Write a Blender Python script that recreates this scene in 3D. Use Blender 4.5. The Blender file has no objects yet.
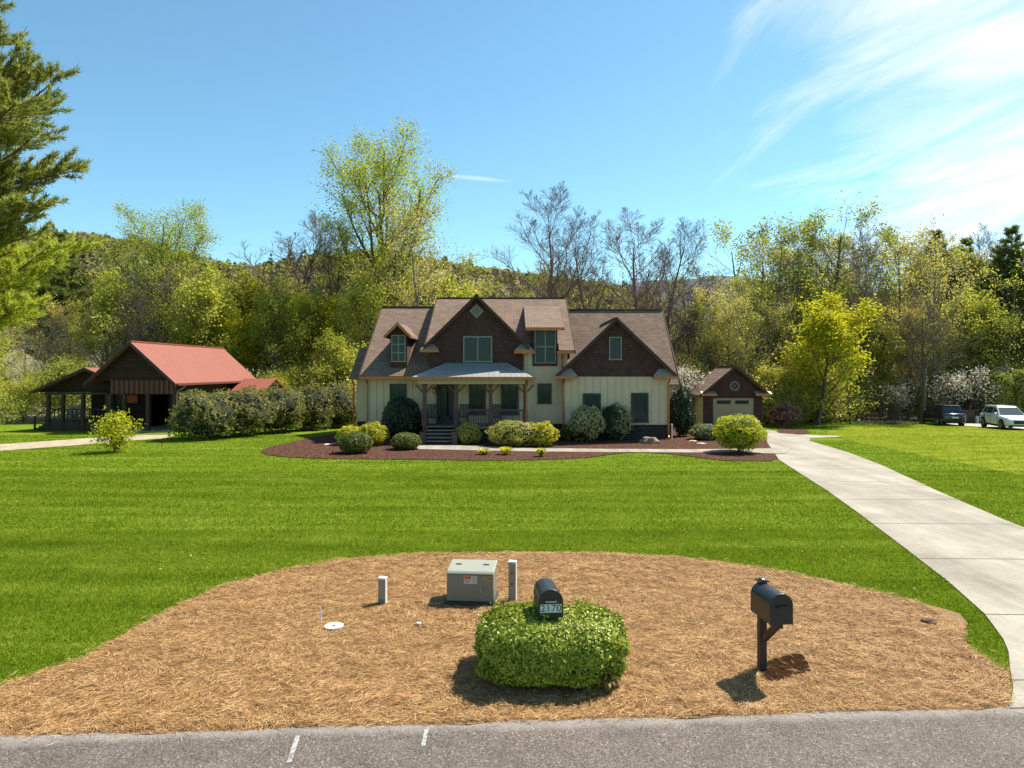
import bpy, bmesh, math, random
import numpy as np
from mathutils import Vector, Matrix, noise as mnoise

# ------------------------------------------------------------------ scene, camera, light
S = bpy.context.scene
COL = S.collection
F = 1024 * 24.0 / 36.0
CH = 4.0
HZ = 370.0
cam_d = bpy.data.cameras.new('camera')
cam_d.lens = 24.0
cam_d.sensor_width = 36.0
cam_d.shift_y = -(384.0 - HZ) / 1024.0
cam_d.clip_start = 0.1
cam_d.clip_end = 6000.0
cam = bpy.data.objects.new('camera', cam_d)
cam.location = (0, 0, CH)
cam.rotation_euler = (math.radians(90), 0, 0)
COL.objects.link(cam)
S.camera = cam
S.view_settings.view_transform = 'Standard'
S.view_settings.look = 'None'
S.view_settings.gamma = 1.0
S.view_settings.exposure = 0.90
S.cycles.use_denoising = True
S.cycles.max_bounces = 6
S.cycles.transparent_max_bounces = 8
S.cycles.sample_clamp_indirect = 6.0

SUN_EL = math.radians(54)
SUN_AZ = math.radians(37)            # measured from +X towards +Y
to_sun = Vector((math.cos(SUN_EL) * math.cos(SUN_AZ), math.cos(SUN_EL) * math.sin(SUN_AZ), math.sin(SUN_EL)))
sun_d = bpy.data.lights.new('sun', 'SUN')
sun_d.energy = 5.0
sun_d.angle = math.radians(0.5)
sun_d.color = (1.0, 0.95, 0.86)
sun = bpy.data.objects.new('sun', sun_d)
sun.rotation_euler = (-to_sun).to_track_quat('-Z', 'Y').to_euler()
sun.location = (30, 20, 60)
COL.objects.link(sun)

world = bpy.data.worlds.new('World')
S.world = world
world.use_nodes = True


class NT:
    """small helper for building node trees"""
    def __init__(s, tree):
        s.t = tree
        s.n = tree.nodes
        s.l = tree.links

    def new(s, typ, **kw):
        nd = s.n.new(typ)
        for k, v in kw.items():
            if k.startswith('in_'):
                key = k[3:]
                nd.inputs[int(key) if key.isdigit() else key].default_value = v
            else:
                setattr(nd, k, v)
        return nd

    def link(s, a, b):
        s.l.new(a, b)

    def math(s, op, a, b=None, c=None, clamp=False):
        nd = s.n.new('ShaderNodeMath')
        nd.operation = op
        nd.use_clamp = clamp
        for i, x in enumerate((a, b, c)):
            if x is None:
                continue
            if isinstance(x, (int, float)):
                nd.inputs[i].default_value = x
            else:
                s.l.new(x, nd.inputs[i])
        return nd.outputs[0]

    def ramp(s, fac, stops, interp='LINEAR'):
        nd = s.n.new('ShaderNodeValToRGB')
        nd.color_ramp.interpolation = interp
        els = nd.color_ramp.elements
        while len(els) < len(stops):
            els.new(0.5)
        for e, (p, c) in zip(els, stops):
            e.position = p
            e.color = c if len(c) == 4 else (*c, 1)
        s.l.new(fac, nd.inputs[0])
        return nd.outputs[0]

    def smooth(s, x, a, b):
        nd = s.n.new('ShaderNodeMapRange')
        nd.interpolation_type = 'SMOOTHSTEP'
        nd.inputs[1].default_value = a
        nd.inputs[2].default_value = b
        s.l.new(x, nd.inputs[0])
        return nd.outputs[0]

    def mix(s, fac, a, b, blend='MIX'):
        nd = s.n.new('ShaderNodeMix')
        nd.data_type = 'RGBA'
        nd.blend_type = blend
        for sock, x in ((nd.inputs[0], fac), (nd.inputs[6], a), (nd.inputs[7], b)):
            if isinstance(x, (int, float)):
                sock.default_value = x
            elif isinstance(x, tuple):
                sock.default_value = x if len(x) == 4 else (*x, 1)
            else:
                s.l.new(x, sock)
        return nd.outputs[2]


def build_world():
    t = NT(world.node_tree)
    for n in list(t.n):
        t.n.remove(n)
    out = t.new('ShaderNodeOutputWorld')
    bg = t.new('ShaderNodeBackground')
    bg.inputs[1].default_value = 0.100
    sky = t.new('ShaderNodeTexSky')
    sky.sky_type = 'NISHITA'
    sky.sun_disc = False
    sky.sun_elevation = SUN_EL
    sky.sun_rotation = math.radians(90) - SUN_AZ
    sky.altitude = 600
    sky.air_density = 1.0
    sky.dust_density = 0.35
    sky.ozone_density = 1.6
    # cirrus: noise laid out on a flat cloud layer high above the valley
    tc = t.new('ShaderNodeTexCoord')
    sep = t.new('ShaderNodeSeparateXYZ')
    t.link(tc.outputs['Generated'], sep.inputs[0])
    x, y, z = sep.outputs
    zz = t.math('MAXIMUM', t.math('ADD', z, 0.10), 0.03)
    u = t.math('DIVIDE', x, zz)
    v = t.math('DIVIDE', y, zz)
    # rotate so that streaks run from lower left to upper right
    ca, sa = math.cos(math.radians(-70)), math.sin(math.radians(-70))
    ur = t.math('ADD', t.math('MULTIPLY', u, ca), t.math('MULTIPLY', v, sa))
    vr = t.math('SUBTRACT', t.math('MULTIPLY', v, ca), t.math('MULTIPLY', u, sa))
    cb = t.new('ShaderNodeCombineXYZ')
    t.link(t.math('MULTIPLY', ur, 0.85), cb.inputs[0])
    t.link(t.math('MULTIPLY', vr, 2.3), cb.inputs[1])
    nz = t.new('ShaderNodeTexNoise', in_Scale=1.0, in_Detail=10.0, in_Roughness=0.64, in_Distortion=0.9)
    t.link(cb.outputs[0], nz.inputs['Vector'])
    cb2 = t.new('ShaderNodeCombineXYZ')
    t.link(u, cb2.inputs[0])
    t.link(v, cb2.inputs[1])
    n2 = t.new('ShaderNodeTexNoise', in_Scale=0.9, in_Detail=4.0, in_Roughness=0.5)
    t.link(cb2.outputs[0], n2.inputs['Vector'])
    # the cloud bank stands over the right hand woods
    az = t.math('DIVIDE', x, t.math('MAXIMUM', y, 0.05))
    el = t.math('DIVIDE', z, t.math('MAXIMUM', y, 0.05))
    lean = t.math('ADD', az, t.math('MULTIPLY', el, 0.22))
    bank = t.smooth(lean, 0.12, 0.80)
    low = t.math('MULTIPLY', t.smooth(az, 0.15, 0.34), t.math('SUBTRACT', 1.0, t.smooth(el, 0.10, 0.20)))
    cover = t.math('MAXIMUM', bank, t.math('MULTIPLY', low, 0.55))
    front = t.smooth(y, 0.0, 0.25)
    cover = t.math('ADD', t.math('MULTIPLY', cover, front), t.math('MULTIPLY', t.math('SUBTRACT', 1.0, front), 0.35))
    dens = t.math('ADD', t.math('MULTIPLY', nz.outputs[0], 1.25), t.math('MULTIPLY', n2.outputs[0], 0.35))
    edge = t.math('SUBTRACT', 1.10, t.math('MULTIPLY', cover, 0.62))
    mask = t.math('DIVIDE', t.math('SUBTRACT', dens, edge), 0.50, clamp=True)
    mask = t.math('POWER', mask, 1.25)
    for (a0, e0, la, le, tilt, amt) in ((-0.052, 0.281, 0.058, 0.0042, -0.10, 0.34), (-0.085, 0.284, 0.035, 0.003, -0.18, 0.26)):
        da = t.math('SUBTRACT', az, a0)
        de = t.math('SUBTRACT', t.math('SUBTRACT', el, e0), t.math('MULTIPLY', da, tilt))
        q = t.math('ADD', t.math('POWER', t.math('ABSOLUTE', t.math('DIVIDE', da, la)), 2.0), t.math('POWER', t.math('ABSOLUTE', t.math('DIVIDE', de, le)), 2.0))
        w_ = t.math('MULTIPLY', t.math('SUBTRACT', 1.0, t.smooth(q, -0.2, 1.0)), t.math('MULTIPLY', nz.outputs[0], amt * 2.0))
        mask = t.math('MAXIMUM', mask, t.math('MULTIPLY', w_, front))
    tint = t.mix(1.0, sky.outputs[0], (0.80, 1.09, 1.03), 'MULTIPLY')
    col = t.mix(t.math('MULTIPLY', mask, 0.95), tint, (6.8, 6.95, 7.1, 1))
    t.link(col, bg.inputs[0])
    t.link(bg.outputs[0], out.inputs[0])


build_world()


# ------------------------------------------------------------------ measuring helpers
def X(px, Y):
    return (px - 512.0) * Y / F


def Z(py, Y):
    return CH + (HZ - py) * Y / F


def G(px, py, z=0.0):
    Y = F * (CH - z) / (py - HZ)
    return ((px - 512.0) * Y / F, Y)


def T(y):
    return -0.03 * max(0.0, min(y, 80.0) - 40.0)


def road_edge(x):
    return 7.736 + 0.0567 * x


# ------------------------------------------------------------------ materials
MATS = {}


def mat(name, col, rough=0.7, col2=None, scale=3.0, detail=6.0, stretch=(1, 1, 1), bump=0.0, bscale=None,
        metallic=0.0, spec=0.5, lo=0.35, hi=0.65, coat=0.0, fine=None, coords='Object'):
    if name in MATS:
        return MATS[name]
    m = bpy.data.materials.new(name)
    m.use_nodes = True
    t = NT(m.node_tree)
    b = t.n['Principled BSDF']
    b.inputs['Roughness'].default_value = rough
    b.inputs['Metallic'].default_value = metallic
    b.inputs['Specular IOR Level'].default_value = spec
    b.inputs['Coat Weight'].default_value = coat
    b.inputs['Base Color'].default_value = (*col, 1)
    tc = t.new('ShaderNodeTexCoord')
    mp = t.new('ShaderNodeMapping')
    mp.inputs['Scale'].default_value = stretch
    t.link(tc.outputs[coords], mp.inputs[0])
    if col2 is not None:
        nz = t.new('ShaderNodeTexNoise', in_Scale=scale, in_Detail=detail, in_Roughness=0.6)
        t.link(mp.outputs[0], nz.inputs['Vector'])
        c = t.ramp(nz.outputs[0], [(lo, col), (hi, col2)])
        if fine:
            nf = t.new('ShaderNodeTexNoise', in_Scale=fine[0], in_Detail=3.0)
            t.link(mp.outputs[0], nf.inputs['Vector'])
            g = t.ramp(nf.outputs[0], [(0.3, (1 - fine[1],) * 3), (0.7, (1 + fine[1],) * 3)])
            c = t.mix(1.0, c, g, 'MULTIPLY')
        t.link(c, b.inputs['Base Color'])
    if bump:
        nb = t.new('ShaderNodeTexNoise', in_Scale=bscale or scale * 4, in_Detail=4.0)
        t.link(mp.outputs[0], nb.inputs['Vector'])
        bp = t.new('ShaderNodeBump', in_Strength=bump, in_Distance=0.05)
        t.link(nb.outputs[0], bp.inputs['Height'])
        t.link(bp.outputs[0], b.inputs['Normal'])
    MATS[name] = m
    return m


def course_mat(name, colA, colB, row=0.14, width=0.3, mortar=0.012, rough=0.85, axis='XZ', mcol=None, noise=0.25, bump=0.3):
    """shingle or brick courses: a brick texture on two object axes, stained by noise"""
    if name in MATS:
        return MATS[name]
    m = bpy.data.materials.new(name)
    m.use_nodes = True
    t = NT(m.node_tree)
    b = t.n['Principled BSDF']
    b.inputs['Roughness'].default_value = rough
    b.inputs['Specular IOR Level'].default_value = 0.25
    tc = t.new('ShaderNodeTexCoord')
    sp = t.new('ShaderNodeSeparateXYZ')
    t.link(tc.outputs['Object'], sp.inputs[0])
    cb = t.new('ShaderNodeCombineXYZ')
    t.link(sp.outputs['XYZ'.index(axis[0])], cb.inputs[0])
    t.link(sp.outputs['XYZ'.index(axis[1])], cb.inputs[1])
    br = t.new('ShaderNodeTexBrick')
    br.inputs['Color1'].default_value = (*colA, 1)
    br.inputs['Color2'].default_value = (*colB, 1)
    br.inputs['Mortar'].default_value = (*(mcol or [c * 0.45 for c in colA]), 1)
    br.inputs['Scale'].default_value = 1.0
    br.inputs['Mortar Size'].default_value = mortar
    br.inputs['Brick Width'].default_value = width
    br.inputs['Row Height'].default_value = row
    t.link(cb.outputs[0], br.inputs['Vector'])
    nz = t.new('ShaderNodeTexNoise', in_Scale=1.3, in_Detail=8.0, in_Roughness=0.7)
    t.link(tc.outputs['Object'], nz.inputs['Vector'])
    g = t.ramp(nz.outputs[0], [(0.3, (1 - noise,) * 3), (0.7, (1 + noise,) * 3)])
    c = t.mix(1.0, br.outputs[0], g, 'MULTIPLY')
    t.link(c, b.inputs['Base Color'])
    if bump:
        bp = t.new('ShaderNodeBump', in_Strength=bump, in_Distance=0.02)
        bp.invert = True
        t.link(br.outputs[1], bp.inputs['Height'])
        t.link(bp.outputs[0], b.inputs['Normal'])
    MATS[name] = m
    return m


def leaf_mat(name, dark, light, trans=0.4, gloss=0.10, objvar=0.25, rough=0.55, tint=(1.12, 1.15, 0.6)):
    if name in MATS:
        return MATS[name]
    m = bpy.data.materials.new(name)
    m.use_nodes = True
    t = NT(m.node_tree)
    b = t.n['Principled BSDF']
    b.inputs['Roughness'].default_value = rough
    b.inputs['Specular IOR Level'].default_value = gloss
    geo = t.new('ShaderNodeNewGeometry')
    oi = t.new('ShaderNodeObjectInfo')
    tc = t.new('ShaderNodeTexCoord')
    nz = t.new('ShaderNodeTexNoise', in_Scale=0.55, in_Detail=3.0)
    t.link(tc.outputs['Object'], nz.inputs['Vector'])
    f = t.math('ADD', t.math('MULTIPLY', geo.outputs['Random Per Island'], 0.6), t.math('MULTIPLY', nz.outputs[0], 0.45))
    c = t.ramp(f, [(0.1, dark), (0.85, light)])
    ov = t.ramp(oi.outputs['Random'], [(0.0, (1 - objvar, 1 - objvar * 1.1, 1 - objvar)), (0.5, (1, 1, 1)), (1.0, (1 + objvar, 1 + objvar * 0.6, 1 - objvar * 0.4))])
    c = t.mix(1.0, c, ov, 'MULTIPLY')
    t.link(c, b.inputs['Base Color'])
    tr = t.new('ShaderNodeBsdfTranslucent')
    t.link(t.mix(1.0, c, tint, 'MULTIPLY'), tr.inputs[0])
    mx = t.new('ShaderNodeMixShader', in_0=trans)
    t.link(b.outputs[0], mx.inputs[1])
    t.link(tr.outputs[0], mx.inputs[2])
    t.link(mx.outputs[0], t.n['Material Output'].inputs[0])
    MATS[name] = m
    return m


def glass_mat(name, col=(0.02, 0.025, 0.03), rough=0.06, spec=0.6):
    return mat(name, col, rough=rough, spec=spec)


# ------------------------------------------------------------------ mesh builders
class MB:
    """collects boxes, prisms, tubes and lathes and links them as ONE mesh object"""
    def __init__(s):
        s.v = []
        s.f = []

    def add(s, vs, fs):
        k = len(s.v)
        s.v += [tuple(p) for p in vs]
        s.f += [tuple(i + k for i in f) for f in fs]
        return s

    def box(s, x0, x1, y0, y1, z0, z1):
        if x0 > x1: x0, x1 = x1, x0
        if y0 > y1: y0, y1 = y1, y0
        if z0 > z1: z0, z1 = z1, z0
        return s.add([(x0, y0, z0), (x1, y0, z0), (x1, y1, z0), (x0, y1, z0), (x0, y0, z1), (x1, y0, z1), (x1, y1, z1), (x0, y1, z1)],
                     [(0, 3, 2, 1), (4, 5, 6, 7), (0, 1, 5, 4), (1, 2, 6, 5), (2, 3, 7, 6), (3, 0, 4, 7)])

    def bar(s, a, b, w, h=None, up=(0, 0, 1)):
        """square bar from a to b"""
        a = Vector(a); b = Vector(b)
        h = h or w
        d = (b - a).normalized()
        u = Vector(up)
        if abs(d.dot(u)) > 0.98:
            u = Vector((0, 1, 0))
        r = d.cross(u).normalized() * (w / 2)
        q = r.cross(d).normalized() * (h / 2)
        vs = [a - r - q, a + r - q, a + r + q, a - r + q, b - r - q, b + r - q, b + r + q, b - r + q]
        return s.add(vs, [(0, 3, 2, 1), (4, 5, 6, 7), (0, 1, 5, 4), (1, 2, 6, 5), (2, 3, 7, 6), (3, 0, 4, 7)])

    def slab(s, p, th, d=(0, 0, -1)):
        """a convex or concave polygon thickened along d"""
        d = Vector(d) * th
        n = len(p)
        top = [Vector(q) for q in p]
        bot = [q + d for q in top]
        fs = [tuple(range(n)), tuple(reversed(range(n, 2 * n)))]
        fs += [(i, i + n, (i + 1) % n + n, (i + 1) % n) for i in range(n)]
        return s.add(top + bot, fs)

    def tube(s, path, radii, n=6, caps=True):
        P = [Vector(p) for p in path]
        k0 = len(s.v)
        m = len(P)
        u = None
        for i in range(m):
            d = (P[min(i + 1, m - 1)] - P[max(i - 1, 0)])
            d = d.normalized() if d.length > 1e-9 else Vector((0, 0, 1))
            if u is None:
                u = d.orthogonal().normalized()
            else:
                u = (u - d * u.dot(d))
                u = u.normalized() if u.length > 1e-6 else d.orthogonal().normalized()
            w = d.cross(u)
            r = radii[i] if hasattr(radii, '__len__') else radii
            for j in range(n):
                a = 2 * math.pi * j / n
                s.v.append(tuple(P[i] + (u * math.cos(a) + w * math.sin(a)) * r))
        for i in range(m - 1):
            for j in range(n):
                a = k0 + i * n + j
                b = k0 + i * n + (j + 1) % n
                s.f.append((a, b, b + n, a + n))
        if caps:
            s.f.append(tuple(k0 + j for j in reversed(range(n))))
            s.f.append(tuple(k0 + (m - 1) * n + j for j in range(n)))
        return s

    def disc(s, c, axis, r, depth, n=20, r2=None):
        a = Vector(axis).normalized() * (depth / 2)
        c = Vector(c)
        return s.tube([c - a, c + a], [r, r if r2 is None else r2], n)

    def build(s, name, m, parent=None, smooth=False, bevel=0.0, world=True):
        me = bpy.data.meshes.new(name)
        me.from_pydata(s.v, [], s.f)
        me.update()
        bm = bmesh.new()
        bm.from_mesh(me)
        bmesh.ops.recalc_face_normals(bm, faces=bm.faces)
        bm.to_mesh(me)
        bm.free()
        o = bpy.data.objects.new(name, me)
        me.materials.append(m)
        if smooth:
            for p in me.polygons:
                p.use_smooth = True
        COL.objects.link(o)
        if bevel:
            bv = o.modifiers.new('bevel', 'BEVEL')
            bv.width = bevel
            bv.segments = 2
            bv.limit_method = 'ANGLE'
        if parent is not None:
            o.parent = parent
            if world and parent.type == 'EMPTY':
                o.matrix_parent_inverse = Matrix.Translation(-Vector(parent.location))
        return o


def np_obj(name, V, nper, m, parent=None, mat_index=None):
    """V: (faces*nper, 3) loose polygons"""
    V = np.asarray(V, dtype=np.float32)
    nv = len(V)
    nf = nv // nper
    me = bpy.data.meshes.new(name)
    me.vertices.add(nv)
    me.vertices.foreach_set('co', V.ravel())
    me.loops.add(nv)
    me.loops.foreach_set('vertex_index', np.arange(nv, dtype=np.int32))
    me.polygons.add(nf)
    me.polygons.foreach_set('loop_start', np.arange(0, nv, nper, dtype=np.int32))
    me.update(calc_edges=True)
    me.validate()
    me.materials.append(m)
    o = bpy.data.objects.new(name, me)
    COL.objects.link(o)
    if parent is not None:
        o.parent = parent
    return o


def unit(v):
    return v / np.maximum(np.linalg.norm(v, axis=1, keepdims=True), 1e-9)


def leaf_quads(P, size, rng, aspect=0.6, flat=0.0, var=0.35, outward=None):
    """leaf shaped quads (pointed rhombus) at points P with random bearing"""
    n = len(P)
    d = unit(rng.normal(size=(n, 3)))
    if flat:
        d[:, 2] *= (1 - flat)
        d = unit(d)
    if outward is not None:
        nrm = unit(outward + 0.75 * rng.normal(size=(n, 3)))
    else:
        nrm = unit(rng.normal(size=(n, 3)) + np.array([0, 0, flat * 2.0]))
    u = unit(d - nrm * np.sum(d * nrm, axis=1, keepdims=True))
    w = np.cross(nrm, u)
    s = size * (1 + var * rng.uniform(-1, 1, size=(n, 1)))
    a = P - u * s * 0.5
    c = P + u * s * 0.5
    b = P + w * s * 0.5 * aspect - u * s * 0.05
    e = P - w * s * 0.5 * aspect - u * s * 0.05
    return np.stack([a, b, c, e], axis=1).reshape(-1, 3)


def tag(o, label=None, cat=None, group=None, kind=None):
    if label: o['label'] = label
    if cat: o['category'] = cat
    if group: o['group'] = group
    if kind: o['kind'] = kind
    return o


def thing(name, label, cat, loc=(0, 0, 0), group=None, rz=0.0):
    o = bpy.data.objects.new(name, None)
    o.empty_display_size = 0.2
    o.location = loc
    o.rotation_euler = (0, 0, rz)
    COL.objects.link(o)
    return tag(o, label, cat, group)


def copy_tree(root, loc, rz=0.0, scale=None, label=None, group=None, cat=None):
    r = root.copy()
    COL.objects.link(r)
    r.location = loc
    r.rotation_euler = (0, 0, rz)
    if scale is not None:
        r.scale = scale if hasattr(scale, '__len__') else (scale,) * 3
    if label: r['label'] = label
    if group: r['group'] = group
    if cat: r['category'] = cat
    for ch in list(root.children):
        c = ch.copy()
        COL.objects.link(c)
        c.parent = r
        for g in list(ch.children):
            d = g.copy()
            COL.objects.link(d)
            d.parent = c
    return r


def in_poly(px, py, poly):
    px = np.asarray(px); py = np.asarray(py)
    inside = np.zeros(px.shape, bool)
    n = len(poly)
    for i in range(n):
        x0, y0 = poly[i]
        x1, y1 = poly[(i + 1) % n]
        c = ((y0 > py) != (y1 > py)) & (px < (x1 - x0) * (py - y0) / (y1 - y0 + 1e-12) + x0)
        inside ^= c
    return inside


def smooth_poly(pts, it=2, closed=True):
    for _ in range(it):
        q = []
        n = len(pts)
        for i in range(n if closed else n - 1):
            a, b = pts[i], pts[(i + 1) % n]
            q.append((a[0] * .75 + b[0] * .25, a[1] * .75 + b[1] * .25))
            q.append((a[0] * .25 + b[0] * .75, a[1] * .25 + b[1] * .75))
        pts = q if closed else [pts[0]] + q + [pts[-1]]
    return pts


def sheet(name, poly, dz, m, thick=0.0):
    """a ground sheet that follows the terrain, dz above it"""
    bm = bmesh.new()
    vs = [bm.verts.new((x, y, 0)) for x, y in poly]
    f = bm.faces.new(vs)
    bmesh.ops.triangulate(bm, faces=[f])
    for yy in (40.0, 80.0):
        bmesh.ops.bisect_plane(bm, geom=bm.verts[:] + bm.edges[:] + bm.faces[:], plane_co=(0, yy, 0), plane_no=(0, 1, 0))
    bmesh.ops.recalc_face_normals(bm, faces=bm.faces)
    if thick:
        r = bmesh.ops.extrude_face_region(bm, geom=bm.faces[:])
        for v in r['geom']:
            if isinstance(v, bmesh.types.BMVert):
                v.co.z = thick
    for v in bm.verts:
        v.co.z += T(v.co.y) + dz
    bmesh.ops.recalc_face_normals(bm, faces=bm.faces)
    me = bpy.data.meshes.new(name)
    bm.to_mesh(me)
    bm.free()
    me.polygons.foreach_get
    up = sum(p.normal.z * p.area for p in me.polygons)
    if up < 0 and not thick:
        me.flip_normals()
    o = bpy.data.objects.new(name, me)
    me.materials.append(m)
    COL.objects.link(o)
    return tag(o, kind='structure')

# ------------------------------------------------------------------ ground
def lawn_material():
    m = bpy.data.materials.new('lawn')
    m.use_nodes = True
    t = NT(m.node_tree)
    b = t.n['Principled BSDF']
    b.inputs['Roughness'].default_value = 0.9
    b.inputs['Specular IOR Level'].default_value = 0.03
    tc = t.new('ShaderNodeTexCoord')
    mp = t.new('ShaderNodeMapping')
    mp.inputs['Scale'].default_value = (0.10, 1.25, 1.0)
    mp.inputs['Rotation'].default_value = (0, 0, math.radians(-3))
    t.link(tc.outputs['Object'], mp.inputs[0])
    st = t.new('ShaderNodeTexNoise', in_Scale=1.0, in_Detail=5.0, in_Roughness=0.6)
    t.link(mp.outputs[0], st.inputs['Vector'])
    pa = t.new('ShaderNodeTexNoise', in_Scale=0.35, in_Detail=8.0, in_Roughness=0.65)
    t.link(tc.outputs['Object'], pa.inputs['Vector'])
    fi = t.new('ShaderNodeTexNoise', in_Scale=9.0, in_Detail=5.0, in_Roughness=0.75)
    t.link(tc.outputs['Object'], fi.inputs['Vector'])
    f = t.math('ADD', t.math('MULTIPLY', st.outputs[0], 0.40), t.math('ADD', t.math('MULTIPLY', pa.outputs[0], 0.25), t.math('MULTIPLY', fi.outputs[0], 0.35)))
    spx = t.new('ShaderNodeSeparateXYZ')
    t.link(tc.outputs['Object'], spx.inputs[0])
    ph = t.math('ADD', t.math('MULTIPLY', spx.outputs[1], 3.1), t.math('ADD', t.math('MULTIPLY', spx.outputs[0], 0.12), t.math('MULTIPLY', pa.outputs[0], 3.0)))
    f = t.math('ADD', f, t.math('MULTIPLY', t.math('SINE', ph), 0.015))  # mowing stripes: sheen of leaning grass put into the colour
    c = t.ramp(f, [(0.36, (0.068, 0.122, 0.005)), (0.50, (0.136, 0.197, 0.010)), (0.64, (0.240, 0.290, 0.033))])
    t.link(c, b.inputs['Base Color'])
    nb = t.new('ShaderNodeTexNoise', in_Scale=24.0, in_Detail=4.0, in_Roughness=0.8)
    t.link(tc.outputs['Object'], nb.inputs['Vector'])
    bp = t.new('ShaderNodeBump', in_Strength=0.9, in_Distance=0.06)
    t.link(nb.outputs[0], bp.inputs['Height'])
    t.link(bp.outputs[0], b.inputs['Normal'])
    return m


LAWN = lawn_material()
ys = [-60.0, 40.0, 80.0, 2500.0]
g = MB()
for a, b in zip(ys[:-1], ys[1:]):
    k = 3000.0
    g.add([(-k, a, T(a)), (k, a, T(a)), (k, b, T(b)), (-k, b, T(b))], [(0, 1, 2, 3)])
lawn = g.build('lawn', LAWN)
tag(lawn, kind='structure')

# far floor under the woods: leaf litter
m_litter = mat('leaf_litter', (0.10, 0.085, 0.035), 0.95, (0.13, 0.14, 0.03), scale=0.5, bump=0.6, bscale=6)
WOOD_EDGE = [(-140, 62), (-60, 58), (-36, 58), (-20, 64), (0, 60), (12, 58), (20, 58), (28, 61.5), (34, 63), (44, 64), (60, 60), (140, 56), (140, 300), (-140, 300)]
sheet('woodland_floor', WOOD_EDGE, 0.012, m_litter)

# road
m_asphalt = None


def asphalt():
    m = bpy.data.materials.new('asphalt')
    m.use_nodes = True
    t = NT(m.node_tree)
    b = t.n['Principled BSDF']
    b.inputs['Roughness'].default_value = 0.85
    b.inputs['Specular IOR Level'].default_value = 0.3
    tc = t.new('ShaderNodeTexCoord')
    vo = t.new('ShaderNodeTexVoronoi', in_Scale=62.0)
    t.link(tc.outputs['Object'], vo.inputs['Vector'])
    peb = t.ramp(vo.outputs['Color'], [(0.0, (0.050, 0.038, 0.030)), (0.5, (0.115, 0.092, 0.075)), (0.85, (0.18, 0.148, 0.124)), (1.0, (0.36, 0.31, 0.27))])
    n1 = t.new('ShaderNodeTexNoise', in_Scale=1.6, in_Detail=8.0, in_Roughness=0.65)
    t.link(tc.outputs['Object'], n1.inputs['Vector'])
    g1 = t.ramp(n1.outputs[0], [(0.3, (0.80, 0.80, 0.80)), (0.7, (1.18, 1.17, 1.15))])
    c = t.mix(1.0, peb, g1, 'MULTIPLY')
    # bleached worn edge: object y is measured from the road edge
    sp = t.new('ShaderNodeSeparateXYZ')
    t.link(tc.outputs['Object'], sp.inputs[0])
    n2 = t.new('ShaderNodeTexNoise', in_Scale=2.2, in_Detail=6.0)
    t.link(tc.outputs['Object'], n2.inputs['Vector'])
    e = t.math('ADD', sp.outputs[1], t.math('MULTIPLY', t.math('SUBTRACT', n2.outputs[0], 0.5), 0.28))
    e = t.smooth(e, -0.24, -0.02)
    c = t.mix(t.math('MULTIPLY', e, 0.6), c, (0.31, 0.275, 0.24))
    t.link(c, b.inputs['Base Color'])
    bp = t.new('ShaderNodeBump', in_Strength=0.5, in_Distance=0.012)
    t.link(vo.outputs[0], bp.inputs['Height'])
    t.link(bp.outputs[0], b.inputs['Normal'])
    return m


rd = MB()
xs = np.linspace(-60, 60, 241)
rng0 = np.random.default_rng(5)
wob = 0.03 * np.sin(xs * 2.1) + 0.025 * np.sin(xs * 5.3 + 1) + rng0.normal(0, 0.012, len(xs))
for i in range(len(xs) - 1):
    a, b = xs[i], xs[i + 1]
    rd.add([(a, -6.4, 0), (b, -6.4, 0), (b, wob[i + 1], 0), (a, wob[i], 0)], [(0, 1, 2, 3)])
road = rd.build('road', asphalt())
road.location = (0, 7.736, 0.012)
road.rotation_euler = (0, 0, math.atan(0.0567))
tag(road, kind='structure')
m_chalk = mat('road_paint', (0.40, 0.40, 0.39), 0.9, (0.17, 0.145, 0.125), scale=26, lo=0.40, hi=0.58)
for (px0, py0, px1, py1, w) in ((298, 737, 289, 764, 0.05), (427, 728, 423, 748, 0.045)):
    a = Vector((*G(px0, py0), 0.017)); b = Vector((*G(px1, py1), 0.017))
    s_ = (b - a).cross(Vector((0, 0, 1))).normalized() * w / 2
    k = MB().add([a - s_, b - s_, b + s_, a + s_], [(0, 1, 2, 3)]).build('road_mark', m_chalk)
    tag(k, kind='structure')

# driveway
DL = [(5.86, 8.04), (6.28, 8.55), (6.68, 9.16), (7.02, 9.65), (7.27, 10.1), (7.72, 11.15), (8.2, 12.8), (8.7, 14.9), (9.6, 18.8), (10.4, 22.5), (11.1, 26.3), (11.85, 30.3), (13.0, 34.5), (14.0, 39.0), (14.3, 43), (14.5, 49.9)]
DR = [(18.0, 49.9), (18.0, 43.0), (20.0, 42.2), (19.8, 41.0), (17.4, 39.8), (16.7, 38.4), (16.3, 33.3), (15.5, 28.7), (14.0, 22.4), (13.1, 18.2), (12.7, 15.5), (12.3, 12.6), (12.3, 10.8), (12.8, 9.5), (14.2, 8.52)]
DRIVE = DL + DR


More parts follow.
